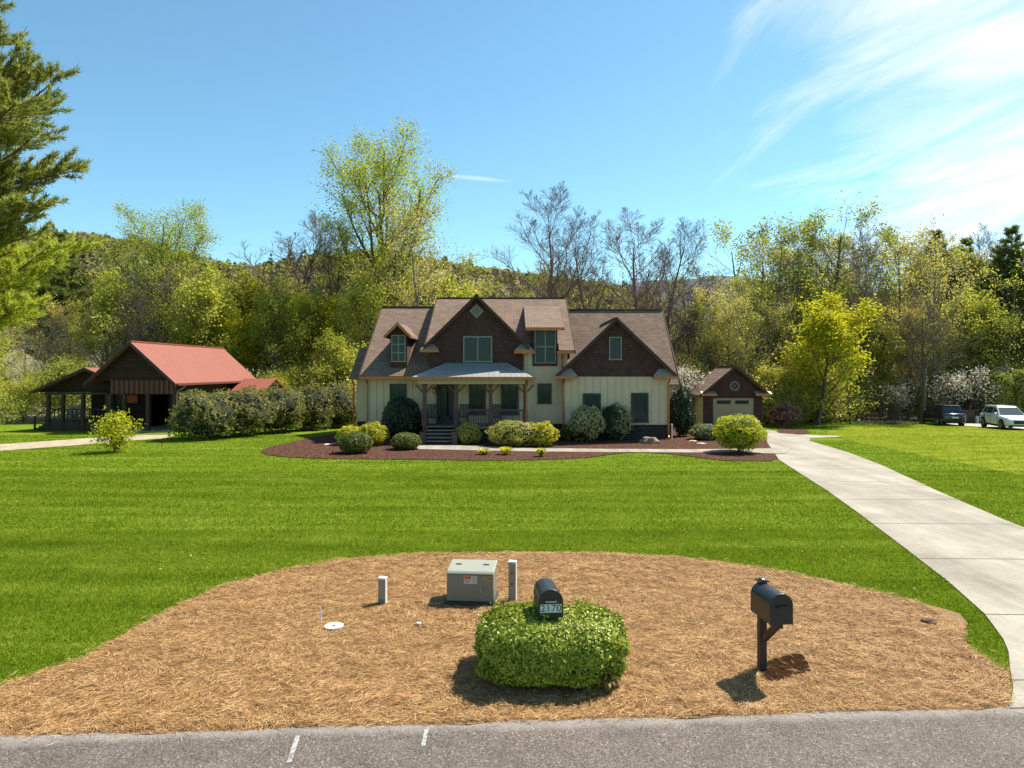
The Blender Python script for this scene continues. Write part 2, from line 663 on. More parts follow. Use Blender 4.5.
def concrete():
    m = bpy.data.materials.new('concrete')
    m.use_nodes = True
    t = NT(m.node_tree)
    b = t.n['Principled BSDF']
    b.inputs['Roughness'].default_value = 0.85
    b.inputs['Specular IOR Level'].default_value = 0.25
    tc = t.new('ShaderNodeTexCoord')
    n1 = t.new('ShaderNodeTexNoise', in_Scale=0.5, in_Detail=10.0, in_Roughness=0.7)
    t.link(tc.outputs['Object'], n1.inputs['Vector'])
    c = t.ramp(n1.outputs[0], [(0.30, (0.22, 0.19, 0.145)), (0.5, (0.31, 0.275, 0.215)), (0.7, (0.38, 0.345, 0.28))])
    mp = t.new('ShaderNodeMapping')
    mp.inputs['Scale'].default_value = (1.5, 0.07, 1.0)
    mp.inputs['Rotation'].default_value = (0, 0, math.radians(14))
    t.link(tc.outputs['Object'], mp.inputs[0])
    n3 = t.new('ShaderNodeTexNoise', in_Scale=1.0, in_Detail=6.0, in_Roughness=0.6)
    t.link(mp.outputs[0], n3.inputs['Vector'])
    c = t.mix(1.0, c, t.ramp(n3.outputs[0], [(0.35, (0.80, 0.78, 0.76)), (0.6, (1.04, 1.04, 1.04))]), 'MULTIPLY')
    n2 = t.new('ShaderNodeTexNoise', in_Scale=18.0, in_Detail=6.0, in_Roughness=0.7)
    t.link(tc.outputs['Object'], n2.inputs['Vector'])
    c = t.mix(1.0, c, t.ramp(n2.outputs[0], [(0.3, (0.88,) * 3), (0.7, (1.1,) * 3)]), 'MULTIPLY')
    t.link(c, b.inputs['Base Color'])
    bp = t.new('ShaderNodeBump', in_Strength=0.25, in_Distance=0.01)
    t.link(n2.outputs[0], bp.inputs['Height'])
    t.link(bp.outputs[0], b.inputs['Normal'])
    return m


m_conc = concrete()
drive = sheet('driveway', DRIVE, 0.022, m_conc)
# saw-cut joints across the drive
m_joint = mat('concrete_joint', (0.13, 0.12, 0.10), 0.95)
jm = MB()


def cross_at(line, y):
    for (x0, y0), (x1, y1) in zip(line[:-1], line[1:]):
        if min(y0, y1) <= y <= max(y0, y1) and y0 != y1:
            return x0 + (x1 - x0) * (y - y0) / (y1 - y0)


for y in (8.75, 11.1, 14.4, 17.7, 21.0, 24.3, 27.6, 30.9, 34.2):
    xa = cross_at(DL, y)
    xb = cross_at(list(reversed(DR)), y)
    if xa is None or xb is None:
        continue
    jm.add([(xa + .02, y, 0.0265), (xb - .02, y - 0.1, 0.0265), (xb - .02, y - 0.075, 0.0265), (xa + .02, y + 0.025, 0.0265)], [(0, 1, 2, 3)])
tag(jm.build('driveway_joints', m_joint), kind='structure')

# pine straw bed
straw_px = [(-400, 742), (-200, 722), (-80, 702), (0, 687), (80, 660), (150, 620), (215, 589), (280, 571), (350, 559), (430, 554), (520, 552),
            (600, 553), (680, 558), (750, 566), (820, 580), (880, 594), (940, 608), (960, 614), (968, 624), (961, 638), (974, 654), (992, 664), (1007, 671)]
BED = [G(*p) for p in straw_px] + [(6.62, 9.1), (6.25, 8.55), (5.90, 8.09)] + [(x, road_edge(x) - 0.02) for x in np.linspace(5.85, -9.7, 24)]
SHADOW_PATCH = smooth_poly([G(*p) for p in [(759, 667), (768, 661), (786, 656), (801, 653.5), (806, 660), (813, 674), (790, 679), (772, 684), (760, 679)]], 1)  # outline of the shadow painted beside the mailbox post
m_strawbase = mat('pine_straw_ground', (0.25, 0.125, 0.045), 0.95, (0.40, 0.23, 0.10), scale=14, detail=8, bump=1.0, bscale=60, fine=(60, 0.35))
sheet('pine_straw_bed', BED, 0.008, m_strawbase)
sheet('painted_shadow', SHADOW_PATCH, 0.0125, mat('painted_shadow', (0.020, 0.011, 0.006), 0.95, (0.045, 0.023, 0.011), scale=9, bump=0.8, bscale=30, spec=0.0))  # near-black sheet: a shadow painted as ground colour

# mulch beds by the house
mulch_px = [(258, 452), (272, 446.5), (300, 440.5), (330, 433), (352, 427), (420, 424), (700, 424), (765, 424), (768, 432), (766, 441), (772, 450), (780, 461.5), (745, 461.5), (715, 460.5),
            (690, 456.5), (660, 453.5), (632, 452.5), (610, 455), (585, 458.5), (540, 460.5), (480, 461), (420, 460), (360, 459.5), (300, 458.5), (270, 456)]
MULCH = smooth_poly([G(*p) for p in mulch_px], 1)
m_mulch = mat('bark_mulch', (0.035, 0.016, 0.011), 0.95, (0.125, 0.062, 0.042), scale=7, detail=9, bump=1.0, bscale=14, fine=(13, 0.65), spec=0.05)
sheet('mulch_bed', MULCH, 0.030, m_mulch)
m2 = [G(775, 431), G(780, 424.5), G(800, 424.5), G(812, 430), G(806, 432.5), G(790, 432.5)]
sheet('mulch_patch', smooth_poly(m2, 2), 0.034, m_mulch)

walk_px = [(416, 445.5), (460, 446.2), (520, 448.4), (600, 449.6), (690, 450), (740, 449.6), (792, 448.5), (785, 454.5), (740, 453.4), (690, 453.2), (600, 452.8), (520, 452.0), (455, 450.6), (418, 449.8)]
sheet('front_walk', [G(*p) for p in walk_px], 0.042, m_conc)

# dirt track to the barn and by the cars
m_dirt = mat('dirt_track', (0.27, 0.20, 0.12), 0.95, (0.44, 0.36, 0.25), scale=1.5, bump=0.5, bscale=20)
path_px = [(-160, 459), (0, 444.5), (60, 440.5), (110, 436.5), (140, 433.8), (175, 433.5), (166, 438.5), (120, 441.5), (70, 446), (0, 451), (-160, 470)]
sheet('dirt_track', [G(*p) for p in path_px], 0.016, m_dirt)
drv_px = [(945, 421.8), (1000, 422.5), (1100, 426), (1240, 430), (1240, 442), (1060, 433.5), (1000, 429.5), (955, 424.6)]
sheet('gravel_drive', [G(px, py, -0.4) for px, py in drv_px], 0.02, mat('gravel', (0.33, 0.28, 0.22), 0.95, (0.5, 0.44, 0.36), scale=4, bump=0.5, bscale=30))

# rough yellower meadow past the mown verge of the drive
m_meadow = mat('meadow_grass', (0.112, 0.156, 0.008), 0.95, (0.240, 0.262, 0.030), scale=0.9, detail=9, stretch=(0.5, 1.6, 1), bump=0.9, bscale=22, lo=0.33, hi=0.68, fine=(7, 0.3), spec=0.0)
mead_px = [(822, 433), (860, 424), (905, 421), (960, 425.5), (1060, 434.5), (1300, 446), (1300, 525), (1100, 492), (1024, 476), (950, 461), (880, 447), (840, 439)]
MEADOW = smooth_poly([G(px, py) if py > 436 else G(px, py, -0.35) for px, py in mead_px], 1)
sheet('meadow', MEADOW, 0.006, m_meadow)


# ------------------------------------------------------------------ grass blades and pine straw
def blades(x, y, h, w, rng, lean=0.5):
    n = len(x)
    z = np.array([T(v) for v in y]) if np.max(y) > 40 else np.zeros(n)
    a = rng.uniform(0, 2 * math.pi, n)
    hh = h * rng.uniform(0.55, 1.25, n)
    ww = w * rng.uniform(0.7, 1.3, n)
    dx, dy = np.cos(a) * ww / 2, np.sin(a) * ww / 2
    lx = rng.normal(0, lean, n) * hh
    ly = rng.normal(0, lean, n) * hh
    V = np.empty((n, 3, 3))
    V[:, 0] = np.stack([x - dx, y - dy, z], 1)
    V[:, 1] = np.stack([x + dx, y + dy, z], 1)
    V[:, 2] = np.stack([x + lx, y + ly, z + hh], 1)
    return V.reshape(-1, 3)


rng = np.random.default_rng(11)


def scatter(n, x0, x1, y0, y1, fov=0.80):
    x = rng.uniform(x0, x1, n)
    y = rng.uniform(y0, y1, n)
    k = np.abs(x) < fov * y + 1.0
    return x[k], y[k]


def blade_material():
    m = bpy.data.materials.new('grass_blades')
    m.use_nodes = True
    t = NT(m.node_tree)
    b = t.n['Principled BSDF']
    b.inputs['Roughness'].default_value = 0.6
    b.inputs['Specular IOR Level'].default_value = 0.02
    geo = t.new('ShaderNodeNewGeometry')
    tc = t.new('ShaderNodeTexCoord')
    mp = t.new('ShaderNodeMapping')
    mp.inputs['Scale'].default_value = (0.10, 1.25, 0.0)
    mp.inputs['Rotation'].default_value = (0, 0, math.radians(-3))
    t.link(tc.outputs['Object'], mp.inputs[0])
    st = t.new('ShaderNodeTexNoise', in_Scale=1.0, in_Detail=5.0, in_Roughness=0.6)
    t.link(mp.outputs[0], st.inputs['Vector'])
    pa = t.new('ShaderNodeTexNoise', in_Scale=0.8, in_Detail=6.0, in_Roughness=0.65)
    t.link(tc.outputs['Object'], pa.inputs['Vector'])
    f = t.math('ADD', t.math('MULTIPLY', geo.outputs['Random Per Island'], 0.30), t.math('ADD', t.math('MULTIPLY', st.outputs[0], 0.40), t.math('MULTIPLY', pa.outputs[0], 0.44)))
    spx = t.new('ShaderNodeSeparateXYZ')
    t.link(tc.outputs['Object'], spx.inputs[0])
    ph = t.math('ADD', t.math('MULTIPLY', spx.outputs[1], 3.1), t.math('ADD', t.math('MULTIPLY', spx.outputs[0], 0.12), t.math('MULTIPLY', pa.outputs[0], 3.0)))
    f = t.math('ADD', f, t.math('MULTIPLY', t.math('SINE', ph), 0.015))  # same stripe sheen painted into the blade colour
    c = t.ramp(f, [(0.32, (0.058, 0.113, 0.005)), (0.52, (0.140, 0.203, 0.010)), (0.72, (0.285, 0.335, 0.040)), (0.90, (0.48, 0.45, 0.15))])
    t.link(c, b.inputs['Base Color'])
    tr = t.new('ShaderNodeBsdfTranslucent')
    t.link(t.mix(1.0, c, (1.1, 1.15, 0.6), 'MULTIPLY'), tr.inputs[0])
    mx = t.new('ShaderNodeMixShader', in_0=0.4)
    t.link(b.outputs[0], mx.inputs[1])
    t.link(tr.outputs[0], mx.inputs[2])
    t.link(mx.outputs[0], t.n['Material Output'].inputs[0])
    return m


m_blade = blade_material()
keep_out = [BED, DRIVE, MULCH]


def grass_mask(x, y):
    k = (y > road_edge(x) + 0.05)
    for p in keep_out:
        k &= ~in_poly(x, y, p)
    return k


parts = []
for (n, y0, y1, h, w) in ((460000, 7.6, 17.0, 0.047, 0.012), (280000, 17.0, 27.0, 0.044, 0.022), (190000, 27.0, 42.0, 0.042, 0.036), (90000, 42.0, 58.0, 0.040, 0.05)):
    x, y = scatter(n, -0.8 * y1, 0.8 * y1, y0, y1)
    k = grass_mask(x, y)
    k &= ~in_poly(x, y, [G(*p) for p in path_px])
    k &= ~((x > -9.5) & (x < 19) & (y > 38.5)) & ~((y > 43.5) & (x < 19.0)) & ~in_poly(x, y, [G(a_, b_, -0.4) for a_, b_ in drv_px])
    k &= ~(in_poly(x, y, MEADOW) & (rng.random(len(x)) < .5))
    parts.append(blades(x[k], y[k], h, w, rng))
V = np.concatenate(parts)
grass = np_obj('grass', V, 3, m_blade)
tag(grass, 'short mown grass blades of the sunny front lawn', 'grass', kind='stuff')


def straw_mat():
    m = bpy.data.materials.new('pine_straw')
    m.use_nodes = True
    t = NT(m.node_tree)
    b = t.n['Principled BSDF']
    b.inputs['Roughness'].default_value = 0.6
    b.inputs['Specular IOR Level'].default_value = 0.12
    geo = t.new('ShaderNodeNewGeometry')
    tc = t.new('ShaderNodeTexCoord')
    pa = t.new('ShaderNodeTexNoise', in_Scale=2.6, in_Detail=7.0, in_Roughness=0.75)
    t.link(tc.outputs['Object'], pa.inputs['Vector'])
    f = t.math('ADD', t.math('MULTIPLY', geo.outputs['Random Per Island'], 0.52), t.math('MULTIPLY', pa.outputs[0], 0.52))
    c = t.ramp(f, [(0.20, (0.085, 0.032, 0.011)), (0.38, (0.27, 0.125, 0.036)), (0.58, (0.48, 0.275, 0.105)), (0.90, (0.70, 0.50, 0.26))])
    t.link(c, b.inputs['Base Color'])
    return m


def straw(n):
    x = rng.uniform(-9.8, 7.0, n)
    y = rng.uniform(7.1, 14.9, n)
    # spill raggedly past the edges
    sg = np.where(rng.random(n) < 0.14, 0.15, 0.04)
    k = in_poly(x + rng.normal(0, 1, n) * sg, y + rng.normal(0, 1, n) * sg, BED) & (np.abs(x) < 0.85 * y + 1)
    k &= ~((y < road_edge(x) + 0.02) & (rng.random(n) < 0.72))
    k &= ~(in_poly(x + rng.normal(0, 0.02, n), y + rng.normal(0, 0.02, n), SHADOW_PATCH) & (rng.random(n) < 0.985))
    x, y = x[k], y[k]
    n = len(x)
    hump = np.array([mnoise.noise(Vector((a * 1.1, b * 1.1, 3.0))) * 0.5 + mnoise.noise(Vector((a * 3.7, b * 3.7, 9.0))) * 0.5 for a, b in zip(x, y)])
    z = 0.016 + np.clip(hump + 0.30, 0, 1) * 0.085 * rng.uniform(0.2, 1, n)
    ang = rng.uniform(0, math.pi, n) + 0.0
    swirl = np.array([mnoise.noise(Vector((a * 0.9, b * 0.9, 21.0))) for a, b in zip(x, y)]) * 3.0
    ang = np.where(rng.random(n) < 0.55, swirl + rng.normal(0, 0.5, n), ang)
    L = rng.uniform(0.08, 0.19, n)
    w = rng.uniform(0.0035, 0.007, n)
    tilt = rng.normal(0, 0.16, n)
    ux, uy, uz = np.cos(ang) * np.cos(tilt), np.sin(ang) * np.cos(tilt), np.sin(tilt)
    vx, vy = -np.sin(ang), np.cos(ang)
    P = np.stack([x, y, z], 1)
    U = np.stack([ux, uy, uz], 1) * L[:, None] / 2
    W = np.stack([vx, vy, rng.normal(0, 0.4, n)], 1) * w[:, None] / 2
    bow = np.stack([vx, vy, np.zeros(n)], 1) * (L * rng.normal(0, 0.08, n))[:, None]
    V = np.empty((n, 4, 3))
    V[:, 0] = P - U
    V[:, 1] = P + W + bow
    V[:, 2] = P + U
    V[:, 3] = P - W + bow
    V[:, :, 2] = np.maximum(V[:, :, 2], 0.014)
    return V.reshape(-1, 3)


ps = np_obj('pine_straw', straw(360000), 4, straw_mat())
tag(ps, 'loose tan pine straw needles covering the bed by the road', 'pine straw', kind='stuff')

# ------------------------------------------------------------------ house
m_cream = mat('cream_siding', (0.57, 0.44, 0.295), 0.75, (0.62, 0.49, 0.335), scale=1.2, detail=5)
m_brown = course_mat('brown_shakes', (0.098, 0.047, 0.040), (0.070, 0.034, 0.030), row=0.17, width=0.16, mortar=0.010, mcol=(0.03, 0.016, 0.014))
m_trim = mat('dark_trim', (0.085, 0.043, 0.032), 0.6, (0.065, 0.034, 0.026), scale=4, spec=.15)
m_roof = course_mat('asphalt_shingles', (0.235, 0.158, 0.110), (0.175, 0.115, 0.080), row=0.145, width=0.32, mortar=0.014, axis='XY', noise=0.22, rough=0.95, mcol=(0.10, 0.062, 0.045))
m_roof_b = course_mat('asphalt_shingles_side', (0.235, 0.158, 0.110), (0.175, 0.115, 0.080), row=0.145, width=0.32, mortar=0.014, axis='YX', noise=0.22, rough=0.95, mcol=(0.10, 0.062, 0.045))
m_ridge = mat('ridge_vent', (0.07, 0.05, 0.04), 0.9)
m_copper = mat('copper', (0.44, 0.165, 0.062), 0.45, (0.35, 0.125, 0.05), scale=5, metallic=0.7)
m_seam = mat('standing_seam_metal', (0.33, 0.325, 0.30), 0.5, (0.28, 0.275, 0.255), scale=2, metallic=0.2)
m_glass = glass_mat('window_glass', (0.014, 0.034, 0.042), 0.06, 0.22)
m_frame = mat('window_frame', (0.25, 0.235, 0.19), 0.6)
m_dframe = mat('dark_window_frame', (0.045, 0.028, 0.025), 0.6)
m_stone = course_mat('foundation_stone', (0.055, 0.045, 0.04), (0.035, 0.03, 0.028), row=0.15, width=0.4, mortar=0.02, mcol=(0.02, 0.018, 0.016))
m_post = mat('porch_wood', (0.115, 0.055, 0.050), 0.65, (0.08, 0.04, 0.036), scale=5, stretch=(1, 1, 0.2))
m_step = mat('step_boards', (0.20, 0.155, 0.12), 0.8, (0.28, 0.22, 0.17), scale=5, stretch=(0.3, 2, 1))
m_black = mat('black_paint', (0.012, 0.012, 0.012), 0.5)
m_porchlight = mat('lantern_glass', (0.5, 0.42, 0.25), 0.2)
m_curtain = mat('curtain', (0.42, 0.42, 0.40), 0.9)
m_soffit = mat('soffit', (0.42, 0.37, 0.25), 0.8)


def battens(mb, x0, x1, y, z0, z1, step=0.42):
    n = max(1, int(round((x1 - x0) / step)))
    for i in range(n + 1):
        x = x0 + (x1 - x0) * i / n
        x = min(max(x, x0 + .03), x1 - .03)
        mb.box(x - 0.034, x + 0.034, y - 0.045, y, z0, z1)
    return mb


def window(parent, x0, x1, z0, z1, y, fm=None, fw=0.09, mull_v=0, mull_h=0, curtain=False, name='window', gm=None):
    """frame proud of the wall, glass set back inside it"""
    fm = fm or m_frame
    f = MB()
    f.box(x0 - fw, x1 + fw, y - 0.06, y, z1, z1 + fw)
    f.box(x0 - fw - .03, x1 + fw + .03, y - 0.08, y, z0 - fw, z0)
    f.box(x0 - fw, x0, y - 0.06, y, z0, z1)
    f.box(x1, x1 + fw, y - 0.06, y, z0, z1)
    w = f.build(name, fm, parent)
    MB().box(x0, x1, y - 0.022, y - 0.004, z0, z1).build('pane', gm or m_glass, w)
    b = MB()
    for i in range(mull_v):
        x = x0 + (x1 - x0) * (i + 1) / (mull_v + 1)
        b.box(x - .03, x + .03, y - 0.045, y - 0.023, z0, z1)
    for i in range(mull_h):
        z = z0 + (z1 - z0) * (i + 1) / (mull_h + 1)
        b.box(x0, x1, y - 0.040, y - 0.024, z - .025, z + .025)
    if b.v:
        b.build('mullion', fm, w)
    return w


def gable_roof(parent, cx, half, zp, slope, y0, y1, m, th=0.16, name='gable_roof', trim=True):
    """two slabs with the ridge along Y, and dark rake boards on the front"""
    zl = zp - half * slope
    o = MB()
    for s in (-1, 1):
        o.slab([(cx, y0, zp), (cx + s * half, y0, zl), (cx + s * half, y1, zl), (cx, y1, zp)], th)
    r = o.build(name, m, parent)
    if trim:
        b = MB()
        for s in (-1, 1):
            b.slab([(cx, y0 - 0.045, zp + 0.03), (cx + s * (half + 0.03), y0 - 0.045, zl), (cx + s * (half + 0.03), y0 - 0.045, zl - 0.22), (cx, y0 - 0.045, zp - 0.19)], 0.04, (0, 1, 0))
        b.build('rake_board', m_trim, parent)
        MB().box(cx - 0.12, cx + 0.12, y0 + .02, y1, zp - 0.03, zp + 0.02).build('ridge_cap', m, parent)
    return r


def gable_wall(mb, cx, half, zp, slope, y, zb, th=0.15):
    """pentagon or triangle wall under a gable"""
    zs = zp - half * slope
    pts = [(cx - half, y, zb), (cx + half, y, zb)]
    if zs > zb + 1e-3:
        pts += [(cx + half, y, zs)]
    pts += [(cx, y, zp)]
    if zs > zb + 1e-3:
        pts += [(cx - half, y, zs)]
    return mb.slab(pts, th, (0, 1, 0))


H = thing('house', 'large brown and cream house with steep shingled gables and a columned front porch', 'house', (0.3, 40.0, 0))
BASE = 0.86
YW = 40.0                  # main front wall
YR = 39.2                  # right wing front wall
# --- walls
w = MB()
w.box(-8.4, 3.0, YW, 52.0, BASE, 3.7)                   # left wing and door wall
battens(w, -8.4, 3.0, YW, BASE, 3.62)
w.box(-4.75, 3.25, YW + 0.02, 51.9, 3.7, 5.05)            # second storey centre
battens(w, 0.9, 3.2, YW + .02, 3.7, 5.05)
w.box(3.01, 8.9, YR, 51.0, BASE, 3.62)                   # right wing
battens(w, 3.01, 8.9, YR, BASE, 3.60)
w.box(8.9, 9.75, 41.6, 50.5, BASE, 3.3)
w.box(-9.5, -8.4, 41.8, 46.5, BASE, 3.5)
w.box(3.25, 9.7, 43.2, 50.5, 3.3, 4.6)
w.build('wall', m_cream, H)
fd = MB()
fd.box(-8.38, 2.99, YW + 0.03, 51.8, -0.5, BASE)
fd.box(3.03, 8.88, YR + 0.03, 50.8, -0.5, BASE)
fd.box(8.88, 9.72, 41.64, 50.4, -0.5, BASE)
fd.box(-9.47, -8.38, 41.84, 46.4, -0.5, BASE)
fd.build('foundation', m_stone, H)

# --- right wing gable
cx, zp, sl = 5.95, 6.98, 0.955
g_ = MB()
gable_wall(g_, cx, 2.96, zp - 0.14, sl, YR - 0.03, 3.625)
g_.build('gable_wall', m_brown, H)
gable_roof(H, cx, 3.42, zp, sl, YR - 0.42, 44.9, m_roof_b)
# --- right main roof
zr_, yr_ = 8.06, 46.0
o = MB()
o.slab([(3.62, 41.05, 3.14), (10.1, 41.05, 3.14), (10.1, yr_, zr_), (3.62, yr_, zr_)], 0.16)
o.slab([(3.62, yr_, zr_), (10.1, yr_, zr_), (10.1, 51.2, 3.0), (3.62, 51.2, 3.0)], 0.16)
o.build('roof', m_roof, H)
MB().box(3.65, 10.1, yr_ - 0.13, yr_ + 0.13, zr_ - 0.03, zr_ + 0.04).build('ridge_cap', m_ridge, H)
b = MB()
b.slab([(10.12, 41.0, 3.16), (10.12, yr_, zr_ + .02), (10.12, yr_, zr_ - .26), (10.12, 41.0, 2.88)], 0.05, (1, 0, 0))
b.build('rake_board', m_trim, H)
e_ = MB()
e_.slab([(9.75, 41.62, 2.8), (9.75, 46, 7.7), (9.75, 50.4, 2.8)], 0.1, (-1, 0, 0))
e_.build('gable_wall', m_brown, H)

# --- centre block roof
yc, zc = 46.4, 8.89
sc = (zc - 5.15) / (yc - 39.5)


def zmain(y):
    return zc - sc * (yc - y)


o = MB()
for (xa, xb, ya) in ((-5.09, -4.5, 39.5), (-4.5, .55, 40.4), (0.55, 1.02, 39.5), (1.02, 2.72, 40.3), (2.72, 3.62, 39.5)):
    o.slab([(xa, ya, zmain(ya)), (xb, ya, zmain(ya)), (xb, yc, zc), (xa, yc, zc)], 0.16)
o.slab([(-5.09, yc, zc), (3.62, yc, zc), (3.62, 53.2, 5.2), (-5.09, 53.2, 5.2)], 0.16)
o.build('roof', m_roof, H)
MB().box(-5.09, 3.62, yc - 0.13, yc + 0.13, zc - 0.03, zc + 0.04).build('ridge_cap', m_ridge, H)
for x in (-5.11, 3.64):
    s_ = -1 if x < 0 else 1
    b = MB()
    b.slab([(x, 39.47, zmain(39.47) + .02), (x, yc, zc + .02), (x, yc, zc - .26), (x, 39.47, zmain(39.47) - .24)], 0.04, (s_, 0, 0))
    b.build('rake_board', m_trim, H)
for x, d in ((-4.75, 1), (3.25, -1)):
    MB().slab([(x, 40.05, 4.9), (x, yc, zc - .2), (x, 52.8, 4.9)], 0.1, (d, 0, 0)).build('gable_wall', m_brown, H)

# --- main front gable
cx, zp, sl = -2.06, 8.36, 0.985
g_ = MB()
gable_wall(g_, cx, 2.74, zp - 0.14, sl, YW - 0.2, 4.0, 0.19)
g_.build('gable_wall', m_brown, H)
gable_roof(H, cx, 3.03, zp, sl, YW - 0.62, 45.7, m_roof_b)
# diamond vent
dv = MB()
zc_ = Z(311, 39.75)
for r, th, in ((0.42, 0.05),):
    dv.slab([(cx + r, 39.795, zc_), (cx, 39.795, zc_ + r), (cx - r, 39.795, zc_), (cx, 39.795, zc_ - r)], th, (0, -1, 0))
dvo = dv.build('gable_vent', m_frame, H)
MB().slab([(cx + .27, 39.742, zc_), (cx, 39.742, zc_ + .27), (cx - .27, 39.742, zc_), (cx, 39.742, zc_ - .27)], 0.02, (0, -1, 0)).build('louvre', mat('vent_grey', (0.16, 0.16, 0.15), 0.7), dvo)
window(H, X(464.5, 39.8), X(491, 39.8), Z(361, 39.8), Z(337.5, 39.8), 39.8, m_frame, 0.07, 1, 0)

# --- left wing roof
yl, zl = 46.4, 8.28
zle = 3.66
slw = (zl - zle) / (yl - 39.5)
o = MB()
o.slab([(-8.82, 39.5, zle), (-4.8, 39.5, zle), (-4.8, yl, zl), (-8.82, yl, zl)], 0.16)
o.slab([(-8.82, yl, zl), (-4.8, yl, zl), (-4.8, 53.2, zle), (-8.82, 53.2, zle)], 0.16)
o.build('roof', m_roof, H)
MB().box(-8.82, -5.15, yl - 0.13, yl + 0.13, zl - 0.03, zl + 0.04).build('ridge_cap', m_ridge, H)
b = MB()
b.slab([(-8.84, 39.47, zle + .02), (-8.84, yl, zl + .02), (-8.84, yl, zl - .24), (-8.84, 39.47, zle - .22)], 0.04, (-1, 0, 0))
b.build('rake_board', m_trim, H)
e_ = MB()
e_.slab([(-8.36, 40.0, 3.5), (-8.36, yl, zl - .2), (-8.36, 52.0, 3.5)], 0.1, (1, 0, 0))
e_.build('gable_wall', m_brown, H)
# side bay with its own lean-to roof
o = MB()
o.slab([(-9.85, 41.3, 3.56), (-8.8, 41.3, 3.56), (-8.8, 44.2, 5.45), (-9.85, 44.2, 5.45)], 0.14)
o.slab([(-9.85, 44.2, 5.45), (-8.8, 44.2, 5.45), (-8.8, 47.0, 3.56), (-9.85, 47.0, 3.56)], 0.14)
o.build('bay_roof', m_roof, H)
MB().slab([(-9.5, 41.8, 3.5), (-9.5, 44.2, 5.1), (-9.5, 46.5, 3.5)], 1.1, (1, 0, 0)).build('bay_gable', m_brown, H)

# --- left dormer
cx = -6.68
yd = 40.2
D = MB()
zb_ = zle + slw * (yd - 39.5) - 0.1
D.box(cx - .5, cx + .5, yd, 43.2, zb_, 6.05)
gable_wall(D, cx, .5, 6.62, 1.0, yd - 0.01, 6.05, .6)
dm = D.build('dormer', m_brown, H)
dr = MB()
for s in (-1, 1):
    dr.slab([(cx, yd - .4, 6.78), (cx + s * .78, yd - .4, 6.0), (cx + s * .78, 44.4, 6.0), (cx, 44.4, 6.78)], 0.12)
dr.build('dormer_roof', m_roof_b, dm)
b = MB()
for s in (-1, 1):
    b.slab([(cx, yd - .44, 6.81), (cx + s * .80, yd - .44, 6.0), (cx + s * .80, yd - .44, 5.8), (cx, yd - .44, 6.58)], 0.035, (0, 1, 0))
b.build('rake_board', m_copper, dm)
window(H, cx - .36, cx + .36, Z(361, yd), Z(336, yd), yd, m_frame, 0.06, 1, 2)

# --- tower wall dormer
xa, xb = X(532.5, 39.9), X(557.5, 39.9)
t_ = MB()
t_.box(xa, xb, YW - 0.06, 42.4, Z(366, 39.9), 6.35)
for s, x in ((1, xa), (-1, xb)):
    t_.slab([(x, 40.1, 5.3), (x, 40.1, 6.4), (x, 45.0, 8.05)], 0.12, (s, 0, 0))
td = t_.build('wall_dormer', m_trim, H)
o = MB()
xa2, xb2 = X(525.5, 39.4), X(564.5, 39.4)
o.slab([(xa2, 39.4, 6.46), (xb2, 39.4, 6.46), (xb2, 45.1, 8.22), (xa2, 45.1, 8.22)], 0.14)
o.build('shed_roof', m_roof, td)
g_ = MB().box(xa2, xb2, 39.28, 39.40, 6.28, 6.42)
g_.build('gutter', m_copper, td)
window(H, X(535.5, 39.9), X(555, 39.9), Z(362.5, 39.9), Z(331, 39.9), YW - 0.065, m_frame, 0.05, 1, 1)
window(H, X(539, 40), X(550, 40), Z(402.5, 40), Z(385, 40), YW - 0.03, m_dframe, 0.09, 0, 0)
# left wing window, right wing windows and gable window
window(H, X(391.5, 40), X(405, 40), Z(408, 40), Z(385.5, 40), YW - 0.03, m_dframe, 0.10, 1, 0)
window(H, X(584.5, YR), X(599, YR), Z(421, YR), Z(395, YR), YR - 0.03, m_dframe, 0.10, 0, 0)
window(H, X(632.5, YR), X(646.5, YR), Z(421, YR), Z(394.5, YR), YR - 0.03, m_dframe, 0.10, 0, 0)
window(H, X(610, YR), X(620.5, YR), Z(359, YR), Z(338, YR), YR - 0.035, m_frame, 0.06, 0, 0)

# --- eaves, cornice returns, gutters and downspouts
gt = MB()
gt.box(-8.85, -5.5, 39.36, 39.49, zle - 0.19, zle - 0.04)        # left wing
gt.build('gutter', m_copper, H)
gt = MB()
gt.box(X(514, 39.4), X(535, 39.4), 39.32, 39.46, zmain(39.5) - .2, zmain(39.5) - .06)
gt.build('gutter', m_copper, H)
gt = MB()
gt.box(X(557, 39.4), X(571, 39.4), 39.32, 39.46, zmain(39.5) - .2, zmain(39.5) - .06)
gt.build('gutter', m_copper, H)
gt = MB()
gt.box(-5.25, -4.2, 39.2, 39.34, 5.02, 5.16)
gt.build('gutter', m_copper, H)


def pent(x0, x1, y0, y1, z0, h):
    """little hipped metal roof that closes a gable corner"""
    k = 0.55 * (x1 - x0) / 2
    xm0, xm1 = x0 + k, x1 - k
    o = MB()
    o.add([(x0, y0, z0), (x1, y0, z0), (x1, y1, z0), (x0, y1, z0), (xm0, y1, z0 + h), (xm1, y1, z0 + h)],
          [(0, 1, 5, 4), (1, 2, 5), (0, 4, 3), (0, 3, 2, 1), (3, 4, 5, 2)])
    r = o.build('cornice_roof', m_seam, H)
    MB().box(x0 - .04, x1 + .04, y0 - 0.12, y0 - .005, z0 - .15, z0 - 0.01).build('gutter', m_copper, r)
    MB().box(x0, x1, y0 + .01, y1, z0 - .12, z0 - .01).build('soffit', m_trim, r)


